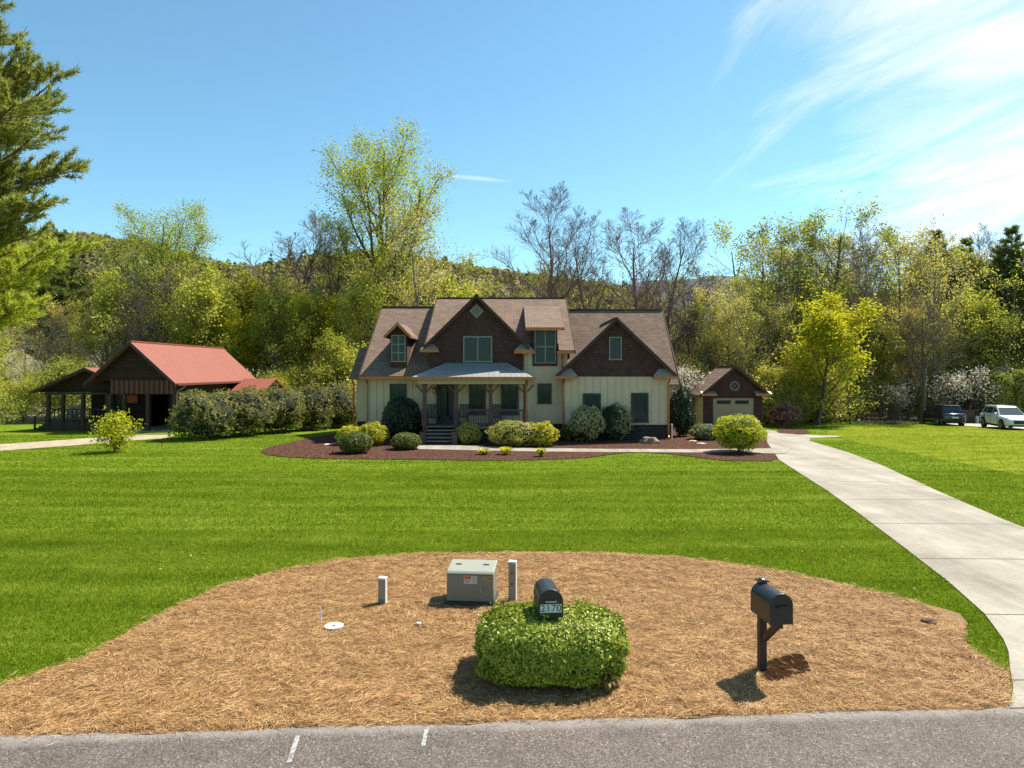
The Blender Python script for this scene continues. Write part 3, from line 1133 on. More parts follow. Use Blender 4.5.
pent(X(555.5, 38.7), X(578, 38.7), 38.75, YR - .035, 3.66, 0.42)
pent(X(654, 38.7), X(678, 38.7), 38.75, YR - .035, 3.66, 0.42)
pent(X(420.5, 39.4), X(438, 39.4), 39.36, 39.79, 5.20, 0.32)
pent(X(515.5, 39.4), X(533, 39.4), 39.47, 39.79, 5.20, 0.32)


def downspout(x, y, z0, z1):
    o = MB()
    o.tube([(x, y - .5, z1 + .02), (x, y - .42, z1 - .08), (x, y - .08, z1 - .30), (x, y - .08, z0 + .15), (x, y - .25, z0)], 0.055, 8)
    o.build('downspout', m_copper, H, smooth=False)


downspout(X(563.5, 39.1), YR, 0.1, 3.55)
downspout(X(668.5, 39.1), YR, 0.1, 3.55)
downspout(X(367.3, 39.9), YW, 0.1, 3.52)
downspout(X(353.5, 41.7), 41.8, 0.1, 3.45)
downspout(X(523, 39.9), YW - .03, 4.3, 5.0)
downspout(X(526.5, 37.9), 38.0, 0.1, 3.5)
downspout(X(562, 39.9), YW - .03, 4.0, 5.0)
# --- porch
PX0, PX1 = -5.5, 1.16
YE = 37.6
ze = Z(376.8, YE)
zt = 4.42
xt0, xt1 = X(446, 39.8), X(507, 39.8)
pr = MB()
A, B_, C_, D_ = (PX0, YE, ze), (PX1, YE, ze), (PX1, 39.78, ze), (PX0, 39.78, ze)
E1, E2 = (xt0, 39.78, zt), (xt1, 39.78, zt)
pr.add([A, B_, C_, D_, E1, E2], [(0, 1, 5, 4), (1, 2, 5), (0, 4, 3), (0, 3, 2, 1)])
for i in range(1, 22):                                 # standing seams
    f = i / 22
    a = Vector(A).lerp(Vector(B_), f)
    x = a.x
    if x < xt0:
        k = (x - PX0) / (xt0 - PX0)
        top = Vector((x, YE + (39.78 - YE) * k, ze + (zt - ze) * k))
    elif x > xt1:
        k = (PX1 - x) / (PX1 - xt1)
        top = Vector((x, YE + (39.78 - YE) * k, ze + (zt - ze) * k))
    else:
        top = Vector((x, 39.75, zt))
    pr.bar(a + Vector((0, 0, .008)), top + Vector((0, 0, .008)), 0.03, 0.02)
pr.build('porch_roof', m_seam, H)
gt = MB()
gt.box(PX0 - .05, PX1 + .05, YE - .14, YE - .005, ze - .15, ze + .0)
gt.box(PX1 + .005, PX1 + .13, YE - .1, 39.7, ze - .15, ze)
gt.build('gutter', m_copper, H)
MB().box(PX0 + .3, PX1 - .35, 37.85, 38.15, 3.22, ze - .02).build('porch_beam', m_soffit, H)
MB().box(PX0 + .3, PX1 - .35, 38.152, 39.97, ze - .12, ze - .04).build('porch_ceiling', m_soffit, H)
MB().box(PX0 + .55, PX1 - .3, 37.95, 39.96, BASE - .14, BASE - .003).build('porch_floor', m_step, H)
MB().box(PX0 + .6, PX1 - .35, 38.05, 38.2, 0, BASE - .15).build('porch_skirt', m_stone, H)
post_px = [424.5, 456.5, 490.5, 525.0]
for px in post_px:
    x = X(px, 38.1)
    p = MB()
    p.box(x - .10, x + .10, 38.0, 38.2, BASE, 3.22)
    p.box(x - .15, x + .15, 37.95, 38.25, BASE, BASE + .95)
    for s in (-1, 1):
        p.bar((x + s * .08, 38.1, 2.75), (x + s * .48, 38.1, 3.18), .09, .09)
    p.box(x - .15, x + .15, 37.95, 38.25, 3.1, 3.218)
    p.build('porch_post', m_post, H, bevel=0.012)
for a, b in ((456.5, 490.5), (490.5, 525.0)):
    xa, xb = X(a, 38.1) + .15, X(b, 38.1) - .15
    r = MB()
    r.box(xa, xb, 38.06, 38.14, BASE + .86, BASE + .95)
    r.box(xa, xb, 38.07, 38.13, BASE + .10, BASE + .17)
    n = int((xb - xa) / .13)
    for i in range(1, n):
        x = xa + (xb - xa) * i / n
        r.box(x - .018, x + .018, 38.082, 38.118, BASE + .17, BASE + .86)
    r.build('railing', m_post, H)
# steps
sx0, sx1 = X(426, 37.5), X(455, 37.5)
st = MB()
for i in range(5):
    z1 = BASE - .172 * (i + 1)
    y1 = 37.95 - .29 * i
    st.box(sx0, sx1, y1 - .33, y1 - .0, z1 - .045, z1)
sr = MB()
for i in range(5):
    z1 = BASE - .172 * (i + 1)
    y1 = 37.95 - .29 * i
    sr.box(sx0 + .02, sx1 - .02, y1 - .0, y1 + .02, z1 + .001, z1 + .125)
so = st.build('steps', mat('pale_treads', (0.36, 0.28, 0.21), .8, (.26, .20, .15), scale=4), H)
sr.build('riser', m_stone, so)
MB().box(sx0, sx1, 36.62, 37.9, -.02, 0.02).build('step_pad', m_stone, H)
for x in (sx0 - .06, sx1 + .06):
    r = MB()
    r.slab([(x - .05, 37.9, 0), (x - .05, 36.75, 0), (x - .05, 36.75, .14), (x - .05, 37.9, BASE - .05)], .1, (1, 0, 0))
    r.box(x - .14, x + .14, 36.45, 36.75, 0, .62)
    r.box(x - .17, x + .17, 36.42, 36.78, .62, .68)
    P = []
    for i in range(9):
        u = i / 8
        P.append((x, 36.7 + 1.3 * u, .80 + .95 * (u ** 1.7)))
    r.tube(P, .05, 6)
    for i in range(1, 8, 2):
        r.bar((x, P[i][1], P[i][2] - .02), (x, P[i][1], .1 + .6 * i / 8), .03)
    r.build('stair_rail', m_post, H)
# door and porch windows
dx0, dx1 = X(438.5, 40), X(452, 40)
d = MB()
d.box(dx0 - .12, dx0, YW - .08, YW - .03, BASE, 3.08)
d.box(dx1, dx1 + .12, YW - .08, YW - .03, BASE, 3.08)
d.box(dx0 - .12, dx1 + .12, YW - .08, YW - .03, 3.0801, 3.2)
d.box(dx0, dx0 + .13, YW - .06, YW - .03, BASE + .3, 3.0)
d.box(dx1 - .13, dx1, YW - .06, YW - .03, BASE + .3, 3.0)
d.box(dx0, dx1, YW - .06, YW - .03, BASE, BASE + .4)
d.box(dx0, dx1, YW - .06, YW - .03, 2.95, 3.08)
do = d.build('front_door', m_dframe, H)
MB().box(dx0 + .13, dx1 - .13, YW - .045, YW - .032, BASE + .4, 2.95).build('pane', m_glass, do)
MB().disc((dx1 - .07, YW - .1, 1.85), (0, 1, 0), .035, .08, 10).build('handle', m_copper, do)
for a, b in ((470.5, 484.5), (502.5, 517)):
    window(H, X(a, 40) + .05, X(b, 40) - .05, Z(413, 40), Z(384, 40), YW - .03, m_dframe, .13, 1, 1)
    cu = MB()
ln = MB()
lx = X(434, 39.9)
ln.box(lx - .08, lx + .08, YW - .2, YW - .06, 2.62, 2.92)
ln.slab([(lx - .11, YW - .23, 2.92), (lx + .11, YW - .23, 2.92), (lx + .11, YW - .03, 2.92), (lx - .11, YW - .03, 2.92)], .03, (0, 0, 1))
ln.bar((lx, YW - .1, 2.95), (lx, YW - .03, 3.05), .03)
lo = ln.build('porch_lantern', m_black, H)
for s in (0,):
    MB().box(lx - .055, lx + .055, YW - .215, YW - .203, 2.66, 2.88).build('lantern_pane', m_porchlight, lo)


def rocking_chair(x, y, label, rz):
    c = thing('rocking_chair', label, 'rocking chair', (x, y, BASE), 'rocking chairs on the porch', rz)
    MB().box(-.28, .28, -.26, .26, .40, .44).build('seat', m_black, c, world=False)
    k = MB()
    for i in range(6):
        xx = -.25 + .1 * i
        k.bar((xx, .24, .44), (xx, .42, 1.12), .055, .02)
    k.bar((-.29, .42, 1.12), (.29, .42, 1.12), .06, .05)
    k.build('backrest', m_black, c, world=False)
    for s in (-1, 1):
        r = MB()
        r.tube([(s * .27, -.48, .09), (s * .27, -.2, .03), (s * .27, .1, .025), (s * .27, .42, .07), (s * .27, .60, .14)], .022, 6)
        r.build('rocker', m_black, c, world=False)
        for yy in (-.22, .22):
            MB().bar((s * .27, yy, .03), (s * .27, yy, .62 if yy < 0 else .45), .045).build('leg', m_black, c, world=False)
        MB().box(s * .27 - .04, s * .27 + .04, -.30, .26, .62, .65).build('armrest', m_black, c, world=False)


rocking_chair(X(430.5, 39.2) + .1, 39.25, 'black rocking chair on the porch between the big dark holly and the front door', 0.1)
rocking_chair(X(461.5, 39.2) + .1, 39.25, 'black rocking chair on the porch just beside the front door, by the railing', -0.1)
rocking_chair(X(494.5, 39.2) + .1, 39.25, 'black rocking chair on the porch between the two tall windows', -0.05)

# ------------------------------------------------------------------ garage
GY = 50.0
gz = T(50)
GA = thing('garage', 'small brown and cream garage with gabled roof beside the house, lime bush in front', 'garage', (16.25, GY, gz))
gx0, gx1 = 14.06, 18.35
dx0, dx1 = X(713, GY), X(754, GY)
zt_ = Z(398.2, GY)
w = MB()
w.box(gx0 + .02, gx0 + .2, GY + .2, 53.4, gz - .3, 2.35)
w.box(gx1 - .2, gx1 - .02, GY + .2, 53.4, gz - .3, 2.35)
w.box(gx0 + .02, gx1 - .02, 53.2, 53.42, gz - .3, 2.35)
w.build('wall', mat('garage_cream', (0.50, 0.41, 0.21), 0.75, (0.55, 0.46, 0.26), scale=1.5), GA)
w = MB()
w.box(gx0, dx0, GY, GY + .25, gz - .3, zt_)
w.box(dx1, gx1, GY, GY + .25, gz - .3, zt_)
w.box(gx0, gx1, GY, GY + .25, zt_ + .0005, 2.2)
gable_wall(w, 16.22, 2.14, 4.12, .84, GY - .02, 2.2, .2)
w.build('front_wall', m_brown, GA)
e_ = MB()
gable_wall(e_, 16.22, 2.14, 4.1, .84, 53.21, 2.2, .2)
e_.build('gable_wall', m_brown, GA)
gable_roof(GA, 16.25, 2.58, 4.32, .83, GY - .4, 53.8, m_roof_b)
for xa, xb in ((X(701, 49.7), X(716, 49.7)), (X(755, 49.7), X(771.5, 49.7))):
    pm = MB()
    pm.slab([(xa, 49.55, 2.28), (xb, 49.55, 2.28), (xb, 49.97, 2.45), (xa, 49.97, 2.45)], .1)
    c = pm.build('cornice_roof', m_seam, GA)
    MB().box(xa - .03, xb + .03, 49.44, 49.546, 2.12, 2.25).build('gutter', m_copper, c)
d = MB()
zd0 = gz + .02
for i in range(4):
    z0 = zd0 + (zt_ - zd0) * i / 4
    z1 = zd0 + (zt_ - zd0) * (i + 1) / 4
    d.box(dx0, dx1, GY + .06, GY + .12, z0 + .006, z1 - .006)
    for k in range(4):
        xa = dx0 + (dx1 - dx0) * k / 4
        xb = dx0 + (dx1 - dx0) * (k + 1) / 4
        if i < 3:
            d.box(xa + .08, xb - .08, GY + .045, GY + .06, z0 + .08, z1 - .08)
m_gdoor = mat('garage_door_cream', (0.37, 0.275, 0.155), 0.6)
do = d.build('garage_door', m_gdoor, GA)
for a, b in ((717.2, 731), (735.5, 749)):
    MB().box(X(a, GY), X(b, GY), GY + .03, GY + .058, Z(404, GY), Z(400.4, GY)).build('door_window', m_glass, do)
for s in (-1, 1):
    MB().box((dx0 + dx1) / 2 + s * .12 - .02, (dx0 + dx1) / 2 + s * .12 + .02, GY + .01, GY + .04, gz + .75, gz + 1.0).build('handle', m_black, do)
zc_ = Z(386, GY)
xc_ = X(734.3, GY)
rv = MB()
P = [(xc_ + .31 * math.cos(a), GY - .07, zc_ + .31 * math.sin(a)) for a in np.linspace(0, 2 * math.pi, 25)]
rv.tube(P, .075, 6, caps=False)
for k in range(4):
    a = k * math.pi / 2 + .78
    rv.bar((xc_, GY - .06, zc_), (xc_ + .3 * math.cos(a), GY - .06, zc_ + .3 * math.sin(a)), .03)
r = rv.build('round_vent', mat('vent_trim', (0.20, 0.16, 0.15), 0.6), GA, smooth=False)
MB().disc((xc_, GY - .035, zc_), (0, 1, 0), .26, .02, 24).build('louvre', m_black, r)
tag(MB().box(X(705, 49.5), X(711, 49.5), 49.3, 49.65, gz, gz + .42).box(X(705, 49.5) + .04, X(711, 49.5) - .04, 49.27, 49.3, gz + .05, gz + .36).build('utility_cabinet', mat('pale_metal', (.55, .55, .52), .5), None, bevel=.015),
    'small pale metal utility cabinet on the ground at the garage corner', 'utility cabinet')

# ------------------------------------------------------------------ barn
m_log = course_mat('dark_logs', (0.040, 0.021, 0.012), (0.028, 0.015, 0.009), row=0.22, width=4.0, mortar=0.02, mcol=(0.014, 0.009, 0.006), rough=0.8)
m_logy = course_mat('dark_logs_side', (0.050, 0.028, 0.016), (0.036, 0.020, 0.012), row=0.22, width=4.0, mortar=0.02, axis='YZ', mcol=(0.014, 0.009, 0.006), rough=0.8)
m_red = mat('red_metal_roof', (0.245, 0.062, 0.030), 0.65, (0.225, 0.055, 0.027), scale=0.6, metallic=0.0, spec=0.5)
m_redstripe = mat('red_boards', (0.14, 0.036, 0.024), 0.7, (0.11, 0.028, 0.02), scale=4)
m_timber = mat('old_timber', (0.055, 0.030, 0.018), 0.8, (0.036, 0.020, 0.013), scale=4, stretch=(1, 1, .3))
BY = 46.0
bz = T(46)
BCX = -25.5
BA = thing('barn', 'dark log barn with a red metal roof and an open porch wing', 'barn', (BCX, BY, bz))
zp, hb, sl = 5.93, 3.08, .915
o = MB()
for s in (-1, 1):
    o.slab([(BCX, BY - .5, zp), (BCX + s * hb, BY - .5, zp - hb * sl), (BCX + s * hb, 60.2, zp - hb * sl), (BCX, 60.2, zp)], .1)
    for i in range(1, 32):
        y = BY - .5 + 14.7 * i / 32
        o.bar((BCX + s * .1, y, zp + .0 - .1 * sl + .008), (BCX + s * hb, y, zp - hb * sl + .008), .02, .006)
o.box(BCX - .12, BCX + .12, BY - .49, 60.2, zp - .06, zp + .04)
o.build('roof', m_red, BA)
b = MB()
for s in (-1, 1):
    b.slab([(BCX, BY - .54, zp - .04), (BCX + s * hb, BY - .54, zp - hb * sl - .04), (BCX + s * hb, BY - .54, zp - hb * sl - .26), (BCX, BY - .54, zp - .28)], .035, (0, 1, 0))
b.build('rake_board', m_timber, BA)
g_ = MB()
gable_wall(g_, BCX, 2.6, zp - .15, sl, BY, Z(379.5, BY), .15)
g_.build('gable_wall', m_log, BA)
v = MB()
xs0, xs1 = X(111, BY), X(176, BY)
n = 26
for i in range(n):
    xa = xs0 + (xs1 - xs0) * i / n
    xb = xs0 + (xs1 - xs0) * (i + 1) / n
    if i % 2 == 0:
        v.box(xa, xb, BY - .05, BY - .01, Z(394, BY), Z(379.8, BY) - .01)
vb = MB().box(xs0, xs1, BY - .005, BY + .1, Z(394, BY), Z(379.8, BY) - .01).build('header', m_timber, BA)
v.build('red_boards', m_redstripe, vb)
w = MB()
w.box(BCX + 2.45, BCX + 2.6, BY + .1, 59.8, bz - .2, 3.4)
w.box(BCX - 2.6, BCX - 2.45, BY + 4, 59.8, bz - .2, 3.4)
w.build('wall', m_logy, BA)
w = MB()
w.box(BCX - 2.45, BCX - .7, 49.6, 49.8, bz - .2, 3.4)
w.box(BCX + .5, BCX + 2.45, 49.6, 49.8, bz - .2, 3.4)
w.box(BCX - .7, BCX + .5, 49.6, 49.8, 2.2, 3.4)
w.build('inner_wall', m_log, BA)
w = MB()
w.box(BCX - 2.45, BCX + 2.45, 59.6, 59.8, bz - .2, 3.4)
gable_wall(w, BCX, 2.6, zp - .15, sl, 59.65, 3.401, .15)
w.build('rear_wall', m_log, BA)
for px in (110, 124.5, 148, 175.5):
    x = X(px, BY)
    MB().box(x - .11, x + .11, BY - .1, BY + .12, bz - .1, Z(393.5, BY)).build('post', m_timber, BA)
MB().box(BCX - 2.6, BCX + 2.6, BY - .3, 50, bz - .1, bz + .09).build('floor', m_dirt, BA)
dn = MB()
xe = BCX + hb
dn.box(xe + .002, xe + .13, BY - .4, 60.1, zp - hb * sl - .16, zp - hb * sl - .02)
dn.build('gutter', m_redstripe, BA)
dn = MB()
dn.tube([(xe + .05, BY + 1.0, 3.0), (xe - .1, BY + .8, 2.8), (BCX + 2.75, BY + .4, 2.55), (BCX + 2.68, BY + .3, 2.3), (BCX + 2.68, BY + .3, 0)], .05, 8)
dn.build('downspout', mat('grey_pipe', (.30, .25, .2), .5), BA)
# porch wing
PWY = 47.4
pcx, php, psl = -29.5, 3.75, .44
zpp = Z(367.5, PWY)
o = MB()
for s in (-1, 1):
    xe_ = pcx + s * php
    o.slab([(pcx, PWY - .3, zpp), (xe_, PWY - .3, zpp - php * psl), (xe_, 54.0, zpp - php * psl), (pcx, 54.0, zpp)], .1)
o.build('porch_roof', m_red, BA)
b = MB()
for s in (-1, 1):
    xe_ = pcx + s * php
    b.slab([(pcx, PWY - .34, zpp - .0), (xe_, PWY - .34, zpp - php * psl), (xe_, PWY - .34, zpp - php * psl - .2), (pcx, PWY - .34, zpp - .22)], .035, (0, 1, 0))
b.build('rake_board', m_timber, BA)
g_ = MB()
g_.slab([(pcx - 3.5, PWY + .3, 2.45), (pcx + 1.7, PWY + .3, 2.45), (pcx + 1.7, PWY + .3, zpp - 1.7 * psl - .12), (pcx, PWY + .3, zpp - .13), (pcx - 3.5, PWY + .3, zpp - 3.5 * psl - .12)], .1, (0, 1, 0))
g_.build('porch_gable', m_log, BA)
w = MB()
w.box(-31.2, -28.2, 50.6, 50.8, bz - .2, 2.9)
w.box(-31.2, -31.05, 50.8, 53.6, bz - .2, 2.4)
w.build('porch_wall', m_log, BA)
window(BA, -29.7, -28.9, 1.1, 2.2, 50.59, m_timber, .08, 0, 0)
for px in (48, 62.5, 83, 107):
    x = X(px, PWY)
    MB().box(x - .1, x + .1, PWY - .05, PWY + .15, bz - .1, min(2.45, zpp - abs(x - pcx) * psl - .12)).build('post', m_timber, BA)
MB().box(X(48, PWY) - .2, X(108, PWY), PWY - .1, PWY + .16, 2.30, 2.44).build('porch_beam', m_timber, BA)
pf = MB().box(X(48, PWY), X(109, PWY), PWY, 50.6, bz - .1, .42)
pf.build('porch_floor', m_timber, BA)
r = MB()
xa, xb = X(50, PWY), X(107, PWY)
r.box(xa, xb, PWY - .03, PWY + .05, 1.22, 1.30)
r.box(xa, xb, PWY - .02, PWY + .04, .55, .62)
k = int((xb - xa) / .3)
for i in range(k):
    x = xa + (xb - xa) * i / k
    r.box(x - .03, x + .03, PWY - .012, PWY + .03, .62, 1.22)
r.build('railing', m_timber, BA)
r = MB()
xs = X(34, PWY)
for i in range(4):
    r.box(xs + i * .25, xs + i * .25 + .28, PWY + .1, PWY + 1.2, bz, bz + .14 * (i + 1))
for yy in (PWY + .08, PWY + 1.22):
    r.bar((xs, yy, bz), (xs, yy, .75), .1)
    r.bar((xs - .05, yy, .72), (X(48, PWY), yy, 1.3), .07)
r.build('porch_steps', m_timber, BA)
# rear annex
o = MB()
yA, zA = 57.0, 3.28
o.slab([(-22.4, 53.6, 2.1), (-19.7, 53.6, 2.1), (-19.7, yA, zA), (-22.4, yA, zA)], .1)
o.slab([(-22.4, yA, zA), (-19.7, yA, zA), (-19.7, 60.2, 2.1), (-22.4, 60.2, 2.1)], .1)
for i in range(1, 6):
    x = -22.4 + 2.7 * i / 6
    o.bar((x, 53.6, 2.115), (x, yA, zA + .015), .03)
o.build('annex_roof', m_red, BA)
w = MB()
w.box(-22.35, -19.95, 54.0, 59.9, bz - .3, 2.02)
w.slab([(-19.95, 54.0, 2.03), (-19.95, yA, zA - .12), (-19.95, 59.8, 2.03)], 2.3, (-1, 0, 0))
w.build('annex_wall', m_log, BA)
# things standing in the open bay
m_white = mat('white_paint', (0.62, 0.62, 0.60), 0.6)
m_redpaint = mat('red_paint', (0.40, 0.06, 0.03), 0.5)
s1 = thing('barn_sign', 'small red board sign hanging inside the open barn bay', 'sign', (X(131.5, 49.5), 49.5, 1.9))
MB().box(-.45, .45, -.03, .03, -.28, .28).build('board', m_redpaint, s1, world=False)
MB().box(-.5, .5, -.04, .035, .281, .33).box(-.5, .5, -.04, .035, -.33, -.281).build('sign_frame', m_timber, s1, world=False)
for px, lb in ((68, 'pale slatted porch chair near the barn porch steps, the outer of the pair'), (76.5, 'pale slatted porch chair on the barn porch, the one closer to the gable')):
    c = thing('porch_chair', lb, 'chair', (X(px, 48.6), 48.6, .42), 'pale chairs on the barn porch')
    m_ch = mat('weathered_grey', (0.30, 0.27, 0.22), .8)
    MB().box(-.26, .26, -.25, .25, .38, .43).build('seat', m_ch, c, world=False)
    k = MB()
    for i in range(5):
        k.bar((-.22 + .11 * i, .22, .4), (-.22 + .11 * i, .40, 1.08 + .05 * (i == 2)), .08, .02)
    k.build('backrest', m_ch, c, world=False)
    for sx in (-1, 1):
        for sy in (-1, 1):
            MB().bar((sx * .23, sy * .22, 0), (sx * .23, sy * .22, .6 if sy < 0 else .4), .06).build('leg', m_ch, c, world=False)
        MB().box(sx * .25 - .05, sx * .25 + .05, -.3, .25, .6, .63).build('armrest', m_ch, c, world=False)

# ------------------------------------------------------------------ vegetation
m_bark = mat('bark', (0.075, 0.056, 0.040), 0.95, (0.14, 0.112, 0.085), scale=2.5, stretch=(3, 3, .6), bump=.6, bscale=12)
m_bark_dark = mat('dark_twigs', (0.125, 0.080, 0.060), 0.95, (0.21, 0.145, 0.115), scale=2.5)
m_bark_grey = mat('grey_bark', (0.150, 0.122, 0.108), 0.95, (0.24, 0.205, 0.18), scale=2.5, stretch=(3, 3, .6), bump=.5, bscale=12)
L_spring = leaf_mat('spring_leaves', (0.245, 0.260, 0.028), (0.50, 0.495, 0.115), .52)
L_lime = leaf_mat('lime_leaves', (0.38, 0.37, 0.014), (0.62, 0.58, 0.05), .55)
L_mid = leaf_mat('green_leaves', (0.18, 0.20, 0.035), (0.39, 0.39, 0.11), .5)
L_olive = leaf_mat('budding_leaves', (0.36, 0.30, 0.11), (0.60, 0.52, 0.22), .55)
L_needle = leaf_mat('needles', (0.060, 0.085, 0.035), (0.19, 0.22, 0.09), .4)
L_pine = leaf_mat('pine_needles', (0.10, 0.135, 0.035), (0.46, 0.46, 0.13), .45, objvar=0.08)
L_ltpine = leaf_mat('light_pine_needles', (0.27, 0.31, 0.04), (0.56, 0.58, 0.12), .5, objvar=0.08)
L_blossom = leaf_mat('blossom', (0.45, 0.42, 0.31), (0.72, 0.67, 0.54), .45, objvar=0.08, tint=(1, 1, .95))


def rvec(R):
    return Vector((R.gauss(0, 1), R.gauss(0, 1), R.gauss(0, 1)))


def grow(R, mb, nodes, p, d, L, r, lvl, cfg):
    """one branch and its children; leaf nodes are gathered from the outer levels"""
    c = cfg[lvl]
    seg = c['seg']
    P = [Vector(p)]
    rad = [r]
    d = d.normalized()
    tip = r * c.get('tip', .35)
    for i in range(seg):
        d = (d + rvec(R) * c['jit'] + Vector((0, 0, c['up']))).normalized()
        P.append(P[-1] + d * (L / seg))
        rad.append(r + (tip - r) * (i + 1) / seg)
    mb.tube(P, rad, c['n'], caps=False)
    if c.get('leaf'):
        for i in range(1, seg + 1):
            nodes.append(tuple(P[i]))
            if c['leaf'] > 1:
                nodes.append(tuple((P[i] + P[i - 1]) / 2))
    if lvl + 1 < len(cfg):
        k = c['kids']
        t0 = c['t0']
        az0 = R.uniform(0, 6.28)
        for j in range(k):
            t = t0 + (1 - t0) * (j + R.uniform(.1, .9)) / k
            f = t * seg
            i = min(int(f), seg - 1)
            q = P[i].lerp(P[i + 1], f - i)
            rr = rad[i] + (rad[i + 1] - rad[i]) * (f - i)
            ax = (P[i + 1] - P[i]).normalized()
            az = az0 + j * 2.399 + R.uniform(-.4, .4)
            u = ax.orthogonal().normalized()
            w = ax.cross(u)
            side = u * math.cos(az) + w * math.sin(az)
            ang = math.radians(R.uniform(*c['ang']))
            dd = ax * math.cos(ang) + side * math.sin(ang)
            Lc = L * R.uniform(*c['rat']) * c['prof'](t)
            grow(R, mb, nodes, q, dd, Lc, max(.0095, min(rr * c.get('rr', .6), rr * .9)), lvl + 1, cfg)


flatp = lambda t: 1.0
cone = lambda t: 1.15 - .75 * t
dome = lambda t: (1.0 - .55 * abs(t - .55))


def tree_cfg(kind):
    if kind == 'vase':      # broad old hardwood, leaders splitting low
        return [dict(seg=8, jit=.04, up=.02, n=8, kids=19, t0=.26, ang=(26, 52), rat=(.38, .52), prof=lambda t: 1.12 - .75 * abs(t - .42), rr=.58, tip=.14),
                dict(seg=6, jit=.08, up=.10, n=6, kids=8, t0=.22, ang=(22, 46), rat=(.34, .50), prof=cone, rr=.55),
                dict(seg=4, jit=.12, up=.06, n=4, kids=6, t0=.25, ang=(25, 55), rat=(.4, .6), prof=flatp, rr=.55, leaf=1),
                dict(seg=3, jit=.15, up=.05, n=3, kids=0, t0=0, ang=(0, 0), rat=(0, 0), prof=flatp, leaf=1)]
    if kind == 'tall':      # slender forest tree
        return [dict(seg=8, jit=.035, up=.03, n=7, kids=20, t0=.25, ang=(35, 62), rat=(.22, .33), prof=dome, rr=.45, tip=.15),
                dict(seg=5, jit=.11, up=.10, n=4, kids=8, t0=.25, ang=(30, 55), rat=(.35, .55), prof=cone, rr=.5),
                dict(seg=3, jit=.15, up=.05, n=3, kids=4, t0=.3, ang=(30, 55), rat=(.4, .6), prof=flatp, rr=.6, leaf=2),
                dict(seg=2, jit=.2, up=.03, n=3, kids=0, t0=0, ang=(0, 0), rat=(0, 0), prof=flatp, leaf=1)]
    if kind == 'bare':
        return [dict(seg=9, jit=.05, up=.03, n=8, kids=17, t0=.28, ang=(28, 58), rat=(.36, .56), prof=cone, rr=.5, tip=.06),
                dict(seg=6, jit=.12, up=.08, n=5, kids=10, t0=.2, ang=(28, 55), rat=(.36, .52), prof=cone, rr=.55),
                dict(seg=4, jit=.13, up=.10, n=4, kids=7, t0=.18, ang=(28, 52), rat=(.42, .6), prof=cone, rr=.55),
                dict(seg=3, jit=.13, up=.10, n=3, kids=3, t0=.18, ang=(18, 38), rat=(.6, .9), prof=flatp, rr=.7, tip=.5),
                dict(seg=2, jit=.1, up=.10, n=3, kids=0, t0=0, ang=(0, 0), rat=(0, 0), prof=flatp, tip=.6)]
    if kind == 'bush':      # low, many stemmed understorey tree
        return [dict(seg=5, jit=.10, up=.02, n=6, kids=13, t0=.12, ang=(35, 70), rat=(.45, .65), prof=cone, rr=.6),
                dict(seg=4, jit=.14, up=.05, n=4, kids=9, t0=.2, ang=(30, 60), rat=(.42, .6), prof=flatp, rr=.55, leaf=1),
                dict(seg=3, jit=.18, up=.03, n=3, kids=4, t0=.2, ang=(30, 60), rat=(.45, .65), prof=flatp, rr=.6, leaf=2),
                dict(seg=2, jit=.2, up=.0, n=3, kids=0, t0=0, ang=(0, 0), rat=(0, 0), prof=flatp, leaf=1)]


class Proto:
    def __init__(s, name, seed, kind, H, r, leaf=None, bark=None, per=5, size=.28, sig=.35, drop=0.0, lean=(0, 0), sx=1.0):
        R = random.Random(seed)
        nrng = np.random.default_rng(seed)
        mb = MB()
        nodes = []
        grow(R, mb, nodes, (0, 0, -.3), Vector((lean[0], lean[1], 1)), H * .82, r, 0, tree_cfg(kind))
        s.root = thing(name, None, 'tree')
        s.root.location = (0, 0, 0)
        # normalise height
        zmax = sorted(v[2] for v in mb.v)[int(len(mb.v) * .9997)]
        k = H / zmax
        mb.v = [(v[0] * k * sx, v[1] * k * sx, v[2] * k) for v in mb.v]
        mb.build('trunk', bark or m_bark, s.root, smooth=True, world=False)
        if leaf is not None:
            P = np.array(nodes) * k
            P[:, :2] *= sx
            if drop:                      # thin whole clumps so that sky shows through
                key = np.floor(P / (H * .09)).astype(int)
                h = (key[:, 0] * 73856093 ^ key[:, 1] * 19349663 ^ key[:, 2] * 83492791) % 1000 / 1000.0
                P = P[h > drop]
            P = np.repeat(P, per, axis=0) + nrng.normal(0, sig, size=(len(P) * per, 3))
            P = P[P[:, 2] > .2]
            np_obj('crown', leaf_quads(P, size, nrng, .8, .15), 4, leaf, s.root)
            s.nleaf = len(P)
        s.H = H
        s.used = False

    def put(s, x, y, h=None, rz=0.0, label=None, group=None, wide=1.0):
        k = (h / s.H) if h else 1.0
        sc = (k * wide, k * wide, k)
        if not s.used:
            s.used = True
            o = s.root
            o.location = (x, y, T(y))
            o.rotation_euler = (0, 0, rz)
            o.scale = sc
            tag(o, label, 'tree', group)
            if not group and 'group' in o:
                del o['group']
            return o
        o = copy_tree(s.root, (x, y, T(y)), rz, sc)
        for key in ('label', 'group'):
            if key in o:
                del o[key]
        return tag(o, label, 'tree', group)


